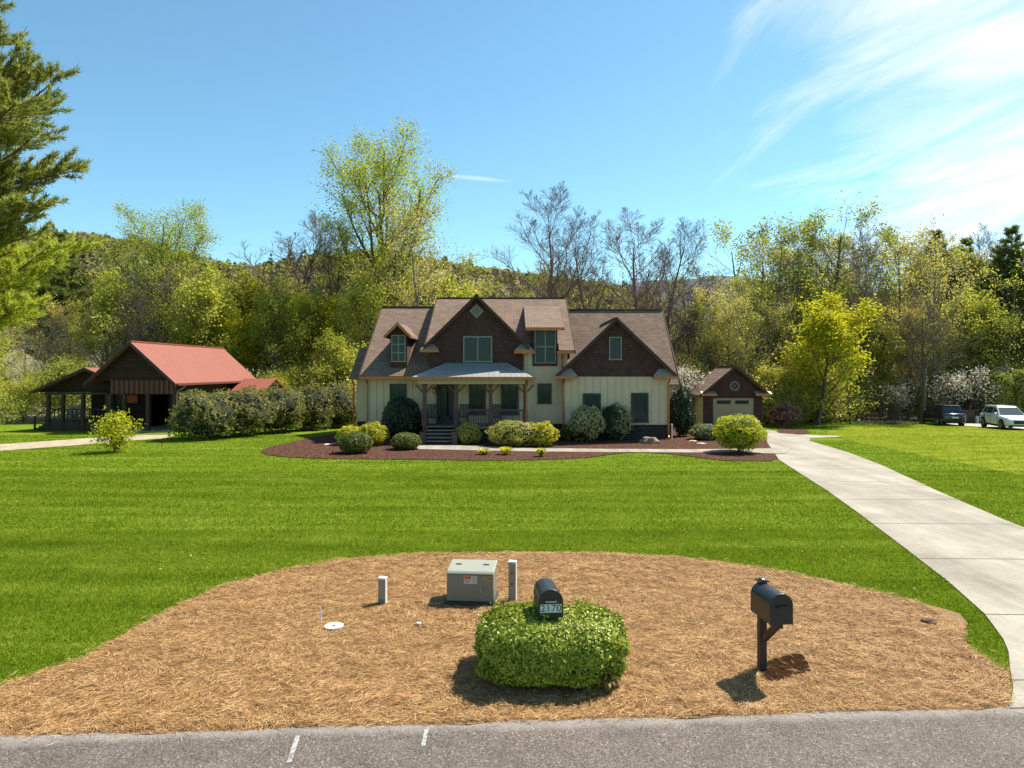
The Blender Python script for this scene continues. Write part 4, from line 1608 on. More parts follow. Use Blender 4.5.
PR = {}
PR['big'] = Proto('hardwood_tree', 9, 'vase', 25, .52, leaf_mat('tall_tree_leaves', (0.20, 0.240, 0.020), (0.43, 0.465, 0.085), .5), m_bark, per=9, size=.15, sig=.36, drop=.04, sx=1.12)
PR['tall'] = Proto('woodland_tree', 11, 'tall', 20, .26, L_spring, m_bark, per=4, size=.19, sig=.32, drop=.42)
PR['tall2'] = Proto('woodland_tree', 14, 'tall', 19, .24, L_mid, m_bark_grey, per=4, size=.19, sig=.32, drop=.44)
PR['tall3'] = Proto('woodland_tree', 17, 'tall', 19, .24, L_olive, m_bark_grey, per=3, size=.17, sig=.32, drop=.36)
PR['spring'] = Proto('spring_tree', 21, 'vase', 12, .20, L_spring, m_bark, per=4, size=.19, sig=.32, drop=.38)
PR['lime'] = Proto('lime_tree', 25, 'vase', 11, .17, L_lime, m_bark, per=5, size=.17, sig=.33, drop=.22)
PR['bare'] = Proto('bare_tree', 31, 'bare', 20, .30, None, m_bark_dark)
PR['bare2'] = Proto('bare_tree', 37, 'bare', 18, .26, None, m_bark_dark)
PR['bud'] = Proto('budding_tree', 41, 'bare', 16, .22, None, m_bark)
PR['under'] = Proto('understorey_tree', 45, 'bush', 6, .12, L_mid, m_bark, per=5, size=.16, sig=.36, drop=.15)
PR['under2'] = Proto('understorey_tree', 47, 'bush', 6, .12, L_spring, m_bark, per=5, size=.16, sig=.36, drop=.15)
PR['under3'] = Proto('understorey_tree', 48, 'bush', 5.5, .11, L_olive, m_bark_grey, per=4, size=.15, sig=.36, drop=.15)
PR['dogwood'] = Proto('blossom_tree', 51, 'bush', 6, .13, L_blossom, m_bark, per=1, size=.18, sig=.22, drop=.35)


def conifer(name, seed, H, r, leaf, n_whorl, spread, size, per, droop=.1, z0=.12, side=None):
    """white pine or hemlock: whorls of boughs carrying needle tufts"""
    R = random.Random(seed)
    nrng = np.random.default_rng(seed)
    root = thing(name, None, 'tree')
    mb = MB()
    mb.tube([(0, 0, -.3), (0.05, 0, H * .3), (0, .06, H * .65), (0, 0, H)], [r, r * .8, r * .45, .03], 8)
    tufts, dirs = [], []
    for i in range(n_whorl):
        t = i / (n_whorl - 1)
        z = H * (z0 + (0.97 - z0) * t)
        Lb = spread * ((.78 + .5 * t) if t < .43 else (1 - (t - .43) / .57 * .95) ** 1.25) * R.uniform(.8, 1.12) + .3
        nb = R.choice((4, 5, 5))
        az0 = R.uniform(0, 6.28)
        for b in range(nb):
            az = az0 + b * 6.283 / nb + R.uniform(-.25, .25)
            L_ = Lb * R.uniform(.75, 1.15)
            d = Vector((math.cos(az), math.sin(az), R.uniform(.0, .25) - droop))
            P = [Vector((0, 0, z + R.uniform(-.5, .5) * H / n_whorl))]
            m = 7
            for k in range(m):
                d = (d + Vector((0, 0, .055)) + rvec(R) * .09).normalized()
                P.append(P[-1] + d * L_ / m)
            mb.tube(P, [r * .28 * (1 - t * .6) * (1 - k / (m + 1)) + .008 for k in range(m + 1)], 4, caps=False)
            nt = max(6, int(L_ * 7.5))
            for q in range(nt):
                f = .22 + .78 * (q + R.random()) / nt
                ff = f * m
                k = min(int(ff), m - 1)
                o = P[k].lerp(P[k + 1], ff - k)
                ax = (P[k + 1] - P[k]).normalized()
                sgn = 1 if q % 2 else -1
                sd = Vector((-ax.y, ax.x, 0)).normalized() * sgn
                dd = (ax * .75 + sd * R.uniform(.5, 1.0) + Vector((0, 0, R.uniform(-.15, .6)))).normalized()
                l2 = L_ * .33 * (1.15 - f * .65) * R.uniform(.7, 1.25)
                e = o + dd * l2
                mb.tube([o, e], [.010, .005], 3, caps=False)
                for s_ in range(max(2, int(l2 / .11))):
                    u = .35 + .65 * (s_ + R.random()) / max(2, int(l2 / .11))
                    tufts.append(tuple(o.lerp(e, u)))
                    dirs.append(tuple(dd + Vector((0, 0, .25))))
            for k in range(3):
                tufts.append(tuple(P[-1]))
                dirs.append(tuple(d))
    mb.build('trunk', m_bark, root, smooth=True, world=False)
    P = np.repeat(np.array(tufts), per, axis=0)
    D = unit(np.repeat(np.array(dirs), per, axis=0) * .9 + nrng.normal(0, .62, size=(len(tufts) * per, 3)))
    P = P + nrng.normal(0, .03, size=P.shape)
    w = unit(np.cross(D, nrng.normal(size=D.shape)))
    s = size * nrng.uniform(.7, 1.3, size=(len(P), 1))
    wd = s * .085
    V = np.stack([P - w * wd, P + w * wd, P + D * s], axis=1).reshape(-1, 3)
    np_obj('crown', V, 3, leaf, root)
    return root


# the tall white pine whose boughs reach in at the edge of the lawn
p_ = conifer('pine_tree', 66, 17.6, .28, L_pine, 30, 3.85, .17, 14, z0=.38, droop=-.12)
p_.location = (-16.9, 19.6, 0)
tag(p_, 'tall white pine with long layered boughs standing closest, at the left edge of the lawn', 'tree')
p_ = conifer('pine_tree', 67, 10.2, .17, L_ltpine, 14, 3.9, .17, 16, z0=.48, droop=-.06)
p_.location = (-20.8, 25.2, 0)
tag(p_, 'young bright green pine with drooping boughs below the tall white pine', 'tree')
HEM = conifer('conifer_tree', 71, 19, .25, L_needle, 24, 4.6, .50, 6, z0=.2, droop=-.10)
hem_spots = [(1012, 226, 70, 'dark green evergreen standing tallest at the right end of the woods'),
             (966, 238, 84, 'dark conifer tip rising behind the spring trees, second evergreen from the right end'),
             (936, 230, 84, 'dark pine top poking above the middle of the right woods'),
             (60, 232, 120, 'dark conifer on the hill behind the tall white pine'),
             (1060, 215, 68, 'dark evergreen just beyond the right end of the woods')]
for i, (px, top, Y, lb) in enumerate(hem_spots):
    h = Z(top, Y) - T(Y)
    o = HEM if i == 0 else copy_tree(HEM, (0, 0, 0))
    o.location = (X(px, Y), Y, T(Y))
    o.rotation_euler = (0, 0, i * 1.3)
    o.scale = (h / 19 * .95, h / 19 * .95, h / 19)
    tag(o, lb, 'tree')

RT = random.Random(8)
# singled out trees: px, top y, depth, prototype, width factor, label
solo = [
    (390, 122, 81, 'big', 1.0, 'tallest tree, broad open crown of new yellow-green leaves behind the house'),
    (161, 197, 76, 'big', 1.0, 'rounded yellow-green tree top standing above the woods behind the barn'),
    (290, 198, 86, 'bare', 1.6, 'bare purplish-grey tree on the rise between the barn and the tallest tree'),
    (546, 191, 60, 'bare', 1.15, 'tallest bare tree, standing straight behind the middle of the house roof'),
    (593, 205, 63, 'bare2', 1.0, 'narrow bare tree with reddish twigs second from the tall bare one behind the house'),
    (634, 211, 60, 'bare2', 1.5, 'spreading bare tree with dark crooked limbs behind the right wing of the house'),
    (660, 212, 66, 'bare', 1.1, 'thin bare tree mingled with the spreading bare tree behind the right wing'),
    (694, 262, 64, 'bud', 1.3, 'shorter bare tree leaning over the gap at the right end of the house'),
    (818, 294, 55.5, 'lime', 1.3, 'brightest lime-yellow small tree at the edge of the right woods beside the garage'),
    (772, 222, 66, 'tall', .95, 'pale green tree top at the left end of the right woods'),
    (800, 212, 70, 'tall2', 1.0, 'light green slender tree second from the left end of the right woods'),
    (826, 204, 68, 'tall', 1.1, 'tallest leafy tree of the right woods, crown open against the clouds'),
    (866, 232, 66, 'bare2', .75, 'grey bare tree standing among the leafy trees of the right woods'),
    (900, 222, 72, 'tall2', 1.0, 'leafy tree with a flat open top in the middle of the right woods'),
    (936, 226, 64, 'tall3', 1.0, 'tree with sparse bronze-yellow new leaves behind the dark SUV'),
    (330, 216, 82, 'bud', 1.0, 'thin bare tree leaning against the left flank of the tallest tree'),
    (425, 196, 72, 'tall3', .9, 'sparse bronze tree close behind the tallest tree, on its right flank'),
    (186, 262, 73, 'bare2', 1.1, 'grey bare tree with forked trunk just behind the barn roof'),
    (132, 270, 66, 'bud', 1.1, 'grey bare tree left of the barn peak'),
    (923, 290, 57.5, 'bud', 1.25, 'leaning dark-limbed tree right behind the dark SUV'),
]
for px, top, Y, k, wd, lb in solo:
    PR[k].put(X(px, Y), Y, Z(top, Y) - T(Y), RT.uniform(0, 6.28), lb, None, wd)

# the woods: rows of trees, labelled by kind and by the stand they belong to
stands = [
    # px0, px1, top0, top1, Y0, Y1, n, prototypes, group, label
    (-60, 110, 270, 320, 62, 84, 9, ('tall', 'tall3', 'bud'), 'trees behind the white pine', 'woodland tree half hidden behind the white pine at the edge of the lawn'),
    (100, 215, 255, 300, 68, 86, 8, ('tall', 'spring', 'tall2'), 'trees behind the barn', 'yellow-green woodland tree rising behind the red barn roof'),
    (200, 345, 268, 305, 73, 88, 14, ('spring', 'lime', 'tall', 'spring'), 'spring trees between barn and house', 'fresh yellow-green tree in the woods between the barn and the house'),
    (326, 352, 320, 350, 60, 63, 2, ('spring', 'under2', 'spring'), 'low spring trees between barn and house', 'low yellow-green tree at the front edge of the woods between barn and house'),
    (345, 480, 245, 280, 68, 90, 11, ('tall3', 'tall', 'spring'), 'trees below the tallest tree', 'woodland tree below the crown of the tallest tree behind the house'),
    (500, 690, 262, 292, 68, 92, 12, ('tall3', 'bud', 'tall2', 'bare2'), 'thin trees behind the house roof', 'thin woodland tree seen over the house roof among the bare trees'),
    (680, 770, 280, 330, 58, 72, 9, ('tall3', 'bud', 'tall2', 'under3'), 'trees behind the gap by the garage', 'spring tree filling the gap between the house and the garage'),
    (740, 1000, 222, 262, 66, 88, 24, ('tall', 'tall2', 'tall3', 'bare2', 'tall3', 'bud'), 'tall trees of the right woods', 'tall slender tree within the woods behind the parked cars'),
    (700, 1010, 268, 330, 61, 68, 20, ('tall3', 'bud', 'tall', 'bud', 'tall3', 'spring'), 'front trees of the right woods', 'mid-height tree at the front of the woods behind the parked cars'),
    (1000, 1180, 245, 300, 62, 80, 10, ('tall', 'tall3', 'tall2'), 'trees past the right end', 'woodland tree behind the white SUV at the end of the woods'),
    (-220, -60, 240, 300, 60, 84, 7, ('tall', 'spring'), 'trees far out by the pine', 'woodland tree out beyond the barn porch'),
]
for px0, px1, t0, t1, Y0, Y1, n, ks, grp, lb in stands:
    for i in range(n):
        px = px0 + (px1 - px0) * (i + RT.uniform(.15, .85)) / n
        Y = RT.uniform(Y0, Y1)
        top = RT.uniform(t0, t1)
        PR[ks[i % len(ks)]].put(X(px, Y), Y, Z(top, Y) - T(Y), RT.uniform(0, 6.28), lb, grp, RT.uniform(.85, 1.2))

under = [(-80, 110, 58, 66, 10, ('under', 'under2'), 'bushes beyond the barn porch', 'leafy bush growing beyond the barn porch'),
         (95, 345, 63, 70, 16, ('under2', 'under', 'under2'), 'bushes between barn and house', 'leafy undergrowth bush between the barn and the house'),
         (320, 420, 55, 62, 6, ('under', 'under3'), 'bushes behind the left end of the house', 'dull green bush behind the left end of the house'),
         (480, 700, 60, 70, 9, ('under', 'under3'), 'bushes behind the house', 'bush growing behind the house'),
         (672, 830, 56, 63, 12, ('under', 'under3', 'under2'), 'bushes around the garage', 'leafy bush at the foot of the woods around the garage'),
         (810, 1000, 63, 69, 18, ('under3', 'under', 'under3'), 'bushes along the right woods', 'brownish-green thicket bush along the foot of the right woods'),
         (1000, 1200, 61, 66, 8, ('under', 'under3'), 'bushes by the white SUV', 'thicket bush behind the white SUV')]
for px0, px1, Y0, Y1, n, ks, grp, lb in under:
    for i in range(n):
        px = px0 + (px1 - px0) * (i + RT.uniform(.1, .9)) / n
        Y = RT.uniform(Y0, Y1)
        PR[ks[i % len(ks)]].put(X(px, Y), Y, RT.uniform(3.0, 5.8), RT.uniform(0, 6.28), lb, grp, RT.uniform(.9, 1.3))

for px, Y, h, lb in ((690, 53, 4.9, 'white blossoming dogwood at the right corner of the house'), (676, 56, 5.0, 'white blossoming tree close behind the right wing of the house'),
                     (952, 60.0, 4.6, 'white blossoming tree directly behind the dark SUV'), (972, 61.0, 5.2, 'largest white blossoming tree, between the two cars'),
                     (990, 62.5, 5.4, 'white blossoming tree behind the white SUV'), (893, 61.5, 3.6, 'low white blossoming bush behind the stump'),
                     (908, 64, 4.4, 'pale blossoming tree just past the stump')):
    PR['dogwood'].put(X(px, Y), Y, h, RT.uniform(0, 6.28), lb, None, 1.1)

# two light green saplings beyond the barn porch
PR['under2'].put(X(-16, 42), 42, 4.4, 1.0, 'light green sapling in front of the barn porch, nearer the pine', None, .8)
PR['spring'].put(X(-14, 50), 50, 9.0, 2.0, 'tall light green tree directly behind the young pine', None, .9)


# ------------------------------------------------------------------ hills
def hill(name, ridge, y0, y1, back, m, seed):
    """ridge: (px, py) seen at depth y1; ground climbs from depth y0 to the ridge and falls behind it"""
    xs_ = [X(px, y1) for px, py in ridge]
    zs_ = [Z(py, y1) for px, py in ridge]
    n, mrow = 160, 26
    gx = np.linspace(min(xs_), max(xs_), n)
    gz_ = np.interp(gx, xs_, zs_)
    vs, fs = [], []
    for j in range(mrow + 1):
        t = j / mrow
        for i in range(n):
            if t < .7:
                u = t / .7
                y = y0 + (y1 - y0) * u
                s = u * u * (3 - 2 * u)
                z = T(80) - .3 + (gz_[i] - T(80)) * s
            else:
                u = (t - .7) / .3
                y = y1 + back * u
                z = gz_[i] * (1 - u) + 0 * u
            z += mnoise.noise(Vector((gx[i] * .02, y * .02, seed))) * 5 * min(1, t * 3)
            vs.append((gx[i], y, z))
    for j in range(mrow):
        for i in range(n - 1):
            a = j * n + i
            fs.append((a, a + 1, a + n + 1, a + n))
    mb = MB().add(vs, fs)
    o = mb.build(name, m, None, smooth=True)
    return tag(o, kind='structure'), gx, gz_


m_hill = mat('wooded_hill', (0.17, 0.155, 0.07), .95, (0.27, 0.24, 0.12), scale=.06, detail=12, bump=1.0, bscale=.5)
ridge = [(-900, 254), (-400, 240), (-100, 238), (40, 240), (95, 240), (150, 250), (210, 266), (265, 276), (320, 272), (380, 266), (440, 270), (480, 276), (520, 281), (560, 288), (610, 296), (660, 314), (720, 344), (800, 359), (1000, 354), (1300, 344)]
hl, hgx, hgz = hill('hill', ridge, 105, 230, 200, m_hill, 3.3)
m_mtn = mat('wooded_mountain', (0.045, 0.050, 0.055), .95, (0.085, 0.082, 0.082), scale=.02, detail=12)
hill('mountain', [(300, 330), (520, 300), (600, 289), (660, 283), (700, 279), (730, 281), (770, 286), (830, 296), (900, 292), (1000, 300), (1200, 320)], 500, 1100, 500, m_mtn, 7.7)
hill('hill', [(560, 358), (700, 335), (800, 318), (900, 300), (1000, 290), (1150, 280), (1500, 290)], 110, 190, 150, m_hill, 5.1)


def forest_cover():
    """far crowns that read as one mass on the slopes"""
    r2 = np.random.default_rng(77)
    dg = bpy.context.evaluated_depsgraph_get()
    mats_ = {'hill_woods_spring': (leaf_mat('hill_leaves_spring', (0.20, 0.21, .04), (.38, .38, .10), .55), []),
             'hill_woods_dull': (leaf_mat('hill_leaves_dull', (0.19, 0.165, .09), (.31, .27, .16), .55), []),
             'hill_woods_evergreen': (leaf_mat('hill_leaves_evergreen', (0.11, 0.135, .06), (.19, .215, .10), .5), [])}
    names = list(mats_)
    me = hl.data
    n, mrow = 160, 26
    co = np.array([v.co for v in me.vertices]).reshape(mrow + 1, n, 3)
    for k in range(17000):
        fi = r2.uniform(0, n - 1.01)
        fj = r2.uniform(0, mrow * .80)
        i, j = int(fi), int(fj)
        p = co[j, i] + (co[j, i + 1] - co[j, i]) * (fi - i) + (co[min(j + 1, mrow), i] - co[j, i]) * (fj - j)
        px = 512 + F * p[0] / p[1]
        if px < -200 or px > 780 or (p[2] < 8):
            continue
        q = mnoise.noise(Vector((p[0] * .025, p[1] * .025, 2.0)))
        top = p[2] > np.interp(p[0], hgx, hgz) * .80
        pr = r2.random()
        if pr < .05 + .08 * (q > .1) * top:
            kind = 2
        elif pr < .74 + .3 * q:
            kind = 1
        else:
            kind = 0
        R_ = r2.uniform(1.5, 2.9)
        Hh = R_ * (1.5 if kind == 2 else .85)
        m = 30
        d = unit(r2.normal(size=(m, 3)))
        d[:, 2] = np.abs(d[:, 2]) * 1.0 - .15
        rr = r2.uniform(.55, 1.05, size=(m, 1))
        P = p + np.array([0, 0, Hh * .55]) + d * rr * np.array([R_, R_, Hh])
        if kind == 2:
            t = (P[:, 2] - p[2]) / (Hh * 1.6)
            P[:, :2] = p[:2] + (P[:, :2] - p[:2]) * np.clip(1.1 - t, .1, 1)[:, None]
        mats_[names[kind]][1].append(leaf_quads(P, R_ * .42, r2, .9, .45))
    for nm, (m, L_) in mats_.items():
        o = np_obj('hill_woods', np.concatenate(L_), 4, m)
        tag(o, {'hill_woods_spring': 'mass of pale spring green treetops on the hill', 'hill_woods_dull': 'mass of brownish leafless treetops on the hill',
                'hill_woods_evergreen': 'scattered dark evergreen treetops on the hill'}[nm], 'woods', kind='stuff')


forest_cover()


# ------------------------------------------------------------------ shrubs
def lumps(rng, n, flat=.85):
    d = unit(rng.normal(size=(n, 3)))
    d[:, 2] = np.abs(d[:, 2])
    return d


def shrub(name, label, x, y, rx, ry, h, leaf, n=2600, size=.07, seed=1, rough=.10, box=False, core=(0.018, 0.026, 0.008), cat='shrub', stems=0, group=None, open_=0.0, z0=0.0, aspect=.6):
    r_ = np.random.default_rng(seed)
    R = random.Random(seed)
    zb = T(y)
    root = thing(name, label, cat, (x, y, zb), group)
    d = unit(r_.normal(size=(n, 3)))
    d[:, 2] = d[:, 2]
    if box:
        p = 3.5
        s = (np.abs(d[:, 0]) ** p + np.abs(d[:, 1]) ** p + np.abs(d[:, 2]) ** p) ** (-1 / p)
        d = d * s[:, None]
    lump = np.array([1 + rough * 2.2 * mnoise.noise(Vector((a * 2.1 + seed, b * 2.1, c * 2.1))) + rough * mnoise.noise(Vector((a * 5 + seed, b * 5, c * 5))) for a, b, c in d])
    depth = 1 - np.abs(r_.normal(0, .07 + open_, size=n))
    hh = (h - z0) / 2
    P = d * (lump * depth)[:, None] * np.array([rx, ry, hh]) + np.array([0, 0, z0 + hh])
    k = P[:, 2] > 0.02
    P, N = P[k], d[k]
    np_obj('foliage', leaf_quads(P, size, r_, aspect, 0, outward=N * 1.1), 4, leaf, root)
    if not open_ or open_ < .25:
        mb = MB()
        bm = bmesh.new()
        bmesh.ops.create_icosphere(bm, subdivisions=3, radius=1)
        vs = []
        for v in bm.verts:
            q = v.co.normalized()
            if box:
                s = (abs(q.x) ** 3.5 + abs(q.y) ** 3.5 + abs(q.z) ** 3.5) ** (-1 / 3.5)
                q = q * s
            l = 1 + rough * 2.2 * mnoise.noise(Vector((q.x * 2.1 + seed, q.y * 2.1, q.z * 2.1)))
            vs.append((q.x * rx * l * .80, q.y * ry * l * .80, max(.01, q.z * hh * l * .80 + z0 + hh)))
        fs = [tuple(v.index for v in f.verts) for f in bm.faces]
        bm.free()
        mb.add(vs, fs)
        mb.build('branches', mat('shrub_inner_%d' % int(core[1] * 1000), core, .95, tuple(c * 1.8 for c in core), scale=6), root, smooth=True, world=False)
    if stems:
        st_ = MB()
        for i in range(stems):
            a = R.uniform(0, 6.28)
            e = Vector((math.cos(a) * rx * R.uniform(.2, .8), math.sin(a) * ry * R.uniform(.2, .8), z0 + hh * R.uniform(.8, 1.7)))
            st_.tube([(R.uniform(-.08, .08), R.uniform(-.08, .08), -.03), tuple(e * .5 + Vector((0, 0, h * .05))), tuple(e)], [.03, .022, .008], 5)
        st_.build('stem', m_bark, root, world=False)
    return root


L_dark = leaf_mat('holly_leaves', (0.014, 0.028, 0.010), (0.045, 0.068, 0.026), .12, .35, objvar=.05, rough=.4)
L_clip = leaf_mat('boxwood_leaves', (0.070, 0.090, 0.016), (0.20, 0.215, 0.045), .3, .3, objvar=.06)
L_gold = leaf_mat('gold_leaves', (0.36, 0.34, 0.014), (0.62, 0.56, 0.05), .4, .3, objvar=.05)
L_vari = leaf_mat('variegated_leaves', (0.19, 0.20, 0.02), (0.60, 0.53, 0.14), .35, .3, objvar=.06)
L_pale = leaf_mat('pale_leaves', (0.20, 0.20, 0.06), (0.55, 0.50, 0.26), .3, .3, objvar=.06)
L_rhodo = leaf_mat('rhododendron_leaves', (0.105, 0.105, 0.028), (0.325, 0.300, 0.110), .3, .1, objvar=.12, rough=.55)
L_grey = leaf_mat('grey_green_leaves', (0.10, 0.125, 0.05), (0.25, 0.27, 0.12), .25, .3)
L_pink = leaf_mat('pink_leaves', (0.16, 0.08, 0.06), (0.36, 0.20, 0.17), .3, .3)
L_hedge = leaf_mat('hedge_leaves', (0.085, 0.130, 0.008), (0.44, 0.48, 0.045), .13, .4, objvar=.02, rough=.45)


def by_px(px, pyb, wpx, hpx, yy=None):
    Y = yy or F * CH / (pyb - HZ)
    k = Y / F
    return (px - 512) * k, Y, wpx * k / 2, hpx * k


def S_(name, label, px, pyb, w, h, leaf, fy=1.0, **kw):
    yy = kw.pop('yy', None)
    x, y, rx, hh = by_px(px, pyb, w, h, yy)
    return shrub(name, label, x, y + rx * fy * .8, rx, rx * fy, hh, leaf, **kw)


S_('boxwood_shrub', 'dark clipped dome shrub at the mulch edge below the gold shrub', 352, 455, 36, 22, L_clip, n=3600, size=.085, seed=1, rough=.06)
S_('boxwood_shrub', 'clipped green dome shrub at the foot of the porch steps', 404, 451, 31, 17, L_clip, n=3400, size=.08, seed=2, rough=.06)
S_('gold_shrub', 'low gold-leaved shrub, its outer half farther from the porch steps', 346, 446, 26, 19, L_gold, n=2200, size=.12, seed=3, rough=.12)
S_('gold_shrub', 'low gold-leaved shrub, the brighter half nearest the big dark holly', 370, 447, 30, 23, L_gold, n=2600, size=.12, seed=4, rough=.12)
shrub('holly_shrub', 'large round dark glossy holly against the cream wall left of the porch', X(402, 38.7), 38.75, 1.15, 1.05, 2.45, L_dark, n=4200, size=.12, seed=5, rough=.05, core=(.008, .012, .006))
S_('variegated_shrub', 'round gold-flecked shrub in front of the porch beside the steps', 468, 445, 27, 21, L_vari, n=2600, size=.095, seed=6, rough=.10)
S_('variegated_shrub', 'widest rounded gold-flecked shrub in front of the porch railing', 515, 448, 55, 26, L_vari, fy=.7, n=5200, size=.095, seed=7, rough=.12)
S_('gold_shrub', 'yellowish upright shrub at the end of the widest gold-flecked shrub', 544, 448, 28, 25, L_gold, n=2300, size=.11, seed=8, rough=.16, core=(.03, .035, .01))
S_('pale_shrub', 'pale cream-leaved loose shrub in front of the left window of the right wing', 589, 443, 37, 36, L_pale, n=3300, size=.12, seed=9, rough=.14, core=(.05, .05, .02), stems=5, z0=.12)
S_('variegated_shrub', 'tall rounded cream-flecked shrub between the two windows of the right wing', 618, 441, 34, 37, L_pale, n=3000, size=.11, seed=10, rough=.15, core=(.03, .035, .014))
S_('holly_shrub', 'dark green shrub top showing behind the cream-flecked shrub at the right wing wall', 611, 437, 26, 35, L_dark, n=2000, size=.12, seed=11, rough=.12, yy=38.3, fy=.5)
S_('fir_shrub', 'narrow dark conifer bush at the right corner of the house', 684, 437, 25, 50, L_dark, n=3200, size=.14, seed=12, rough=.2, core=(.008, .012, .007), cat='shrub')
S_('grey_shrub', 'low grey-green mound beside the lime dome', 709, 441, 30, 16, L_grey, n=2200, size=.10, seed=13, rough=.14, core=(.03, .04, .02))
S_('lime_shrub', 'big lime-green round shrub on a short stem at the driveway corner', 746, 455, 50, 39, leaf_mat('lime_shrub_leaves', (.26, .28, .008), (.58, .56, .035), .42, .3, objvar=.03), n=5600, size=.10, seed=14, rough=.13, core=(.05, .06, .012), stems=7, z0=.16)
S_('pink_shrub', 'bronze-pink shrub in the mulch patch past the garage', 790, 424, 32, 25, L_pink, n=2400, size=.14, seed=15, rough=.2, core=(.03, .02, .016), yy=51)
S_('pale_shrub', 'pale yellow-green bush beside the garage wall', 770, 424, 20, 30, L_spring, n=1600, size=.16, seed=16, rough=.2, yy=53)
S_('round_shrub', 'light green bushy plant in front of the lime-yellow tree trunk', 822, 421, 40, 24, L_spring, n=2200, size=.18, seed=17, rough=.25, yy=58.5)
S_('barn_shrub', 'bright lime shrub alone on the lawn in front of the barn', 107, 454, 40, 43, leaf_mat('barn_shrub_leaves', (.32, .35, .012), (.66, .65, .05), .6, .3), n=2100, size=.13, seed=18, rough=.36, open_=.26, stems=12, core=(.06, .07, .015), z0=.05)
rh = [(193, 441, 68, 58, 'grey-green rhododendron nearest to us, first in the row along the barn'), (232, 437.5, 65, 55, 'second rhododendron from the near end of the row along the barn'),
      (268, 432.5, 61, 50, 'middle rhododendron of the row along the barn, past the downspout'), (302, 428.5, 56, 48, 'fourth rhododendron of the row, beyond the barn'),
      (334, 424.5, 51, 46, 'last rhododendron of the row, nearest to the house')]
for i, (px, pb, w_, h_, lb) in enumerate(rh):
    h_ *= (.84 if i == 0 else .92)
    w_ *= .94
    S_('rhododendron', lb, px, pb, w_, h_, L_rhodo, n=4800, size=.18, seed=30 + i, rough=.21, core=(.018, .022, .010), group='rhododendrons along the barn', aspect=.42)
L_arb = leaf_mat('arborvitae_leaves', (.24, .26, .05), (.50, .50, .14), .5)
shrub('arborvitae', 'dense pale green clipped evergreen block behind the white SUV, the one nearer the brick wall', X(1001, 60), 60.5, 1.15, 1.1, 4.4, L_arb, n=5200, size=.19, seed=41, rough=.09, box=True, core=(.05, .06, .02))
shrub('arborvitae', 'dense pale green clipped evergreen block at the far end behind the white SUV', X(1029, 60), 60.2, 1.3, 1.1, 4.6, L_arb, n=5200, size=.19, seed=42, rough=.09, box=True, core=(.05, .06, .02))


# ferny tufts
def tuft(name, label, x, y, r, h, leaf, n=160, seed=1, cat='plant', group=None, w=.03):
    r_ = np.random.default_rng(seed)
    root = thing(name, label, cat, (x, y, T(y) + .03), group)
    a = r_.uniform(0, 6.28, n)
    rr = r * r_.uniform(.3, 1, n)
    hh = h * r_.uniform(.5, 1, n)
    base = np.stack([np.cos(a) * rr * .15, np.sin(a) * rr * .15, np.zeros(n)], 1)
    mid = np.stack([np.cos(a) * rr * .6, np.sin(a) * rr * .6, hh], 1)
    tip = np.stack([np.cos(a) * rr, np.sin(a) * rr, hh * .75], 1)
    s = np.stack([-np.sin(a), np.cos(a), np.zeros(n)], 1) * w
    V = np.stack([base, mid + s, tip, mid - s], 1).reshape(-1, 3)
    np_obj('leaves', V, 4, leaf, root)
    return root


for i, (px, py, w_, h_, lb) in enumerate([(484, 455, 15, 7, 'small bright grassy tuft on the mulch below the round gold-flecked shrub'), (506, 455, 17, 9, 'bright grassy tuft on the mulch below the widest shrub'),
                                         (541, 457, 13, 10, 'grassy tuft at the mulch edge below the yellowish upright shrub')]):
    x, y, rx, hh = by_px(px, py, w_, h_)
    tuft('daylily', lb, x, y, rx * 1.25, hh * .85, L_gold if i != 1 else L_lime, 160, 50 + i)
for i, (px, py, w_, h_, lb) in enumerate([(568, 441, 26, 11, 'low green plant at the foot of the downspout beside the pale shrub'), (637, 439, 20, 10, 'low green plant under the right window of the right wing'),
                                         (657, 438.5, 22, 11, 'low green plant between the right window and the corner downspout'), (697, 440, 18, 9, 'low green plant between the dark conifer bush and the grey-green mound'),
                                         (582, 442, 16, 8, 'low green plant tucked beneath the pale cream shrub')]):
    x, y, rx, hh = by_px(px, py, w_, h_)
    tuft('hosta', lb, x, y, rx, hh * 1.2, L_mid if i % 2 else L_spring, 130, 60 + i, w=.06)

# ------------------------------------------------------------------ foreground things
for k, pr_ in list(PR.items()):
    if not pr_.used:
        for ch in list(pr_.root.children):
            bpy.data.objects.remove(ch)
        bpy.data.objects.remove(pr_.root)

m_mbox = mat('black_mailbox_metal', (0.016, 0.016, 0.018), 0.38, (0.022, 0.021, 0.021), scale=8, spec=.5, coat=.15)
m_mpost = mat('mailbox_post_wood', (0.050, 0.028, 0.019), .6, (0.032, 0.019, 0.013), scale=6, stretch=(4, 4, .6))
m_plate = mat('number_plate', (0.66, 0.68, 0.64), .5)
m_steel = mat('latch_steel', (0.50, 0.47, 0.40), .35, metallic=.8)


def text_mesh(name, s, size, m, parent, loc, rot, extrude=.001, align='CENTER'):
    cu = bpy.data.curves.new(name, 'FONT')
    cu.body = s
    cu.size = size
    cu.extrude = extrude
    cu.align_x = align
    cu.align_y = 'CENTER'
    t_ = bpy.data.objects.new(name + '_tmp', cu)
    COL.objects.link(t_)
    dg = bpy.context.evaluated_depsgraph_get()
    me = bpy.data.meshes.new_from_object(t_.evaluated_get(dg))
    bpy.data.objects.remove(t_)
    me.materials.clear()
    me.materials.append(m)
    o = bpy.data.objects.new(name, me)
    COL.objects.link(o)
    o.location = loc
    o.rotation_euler = rot
    o.parent = parent
    return o


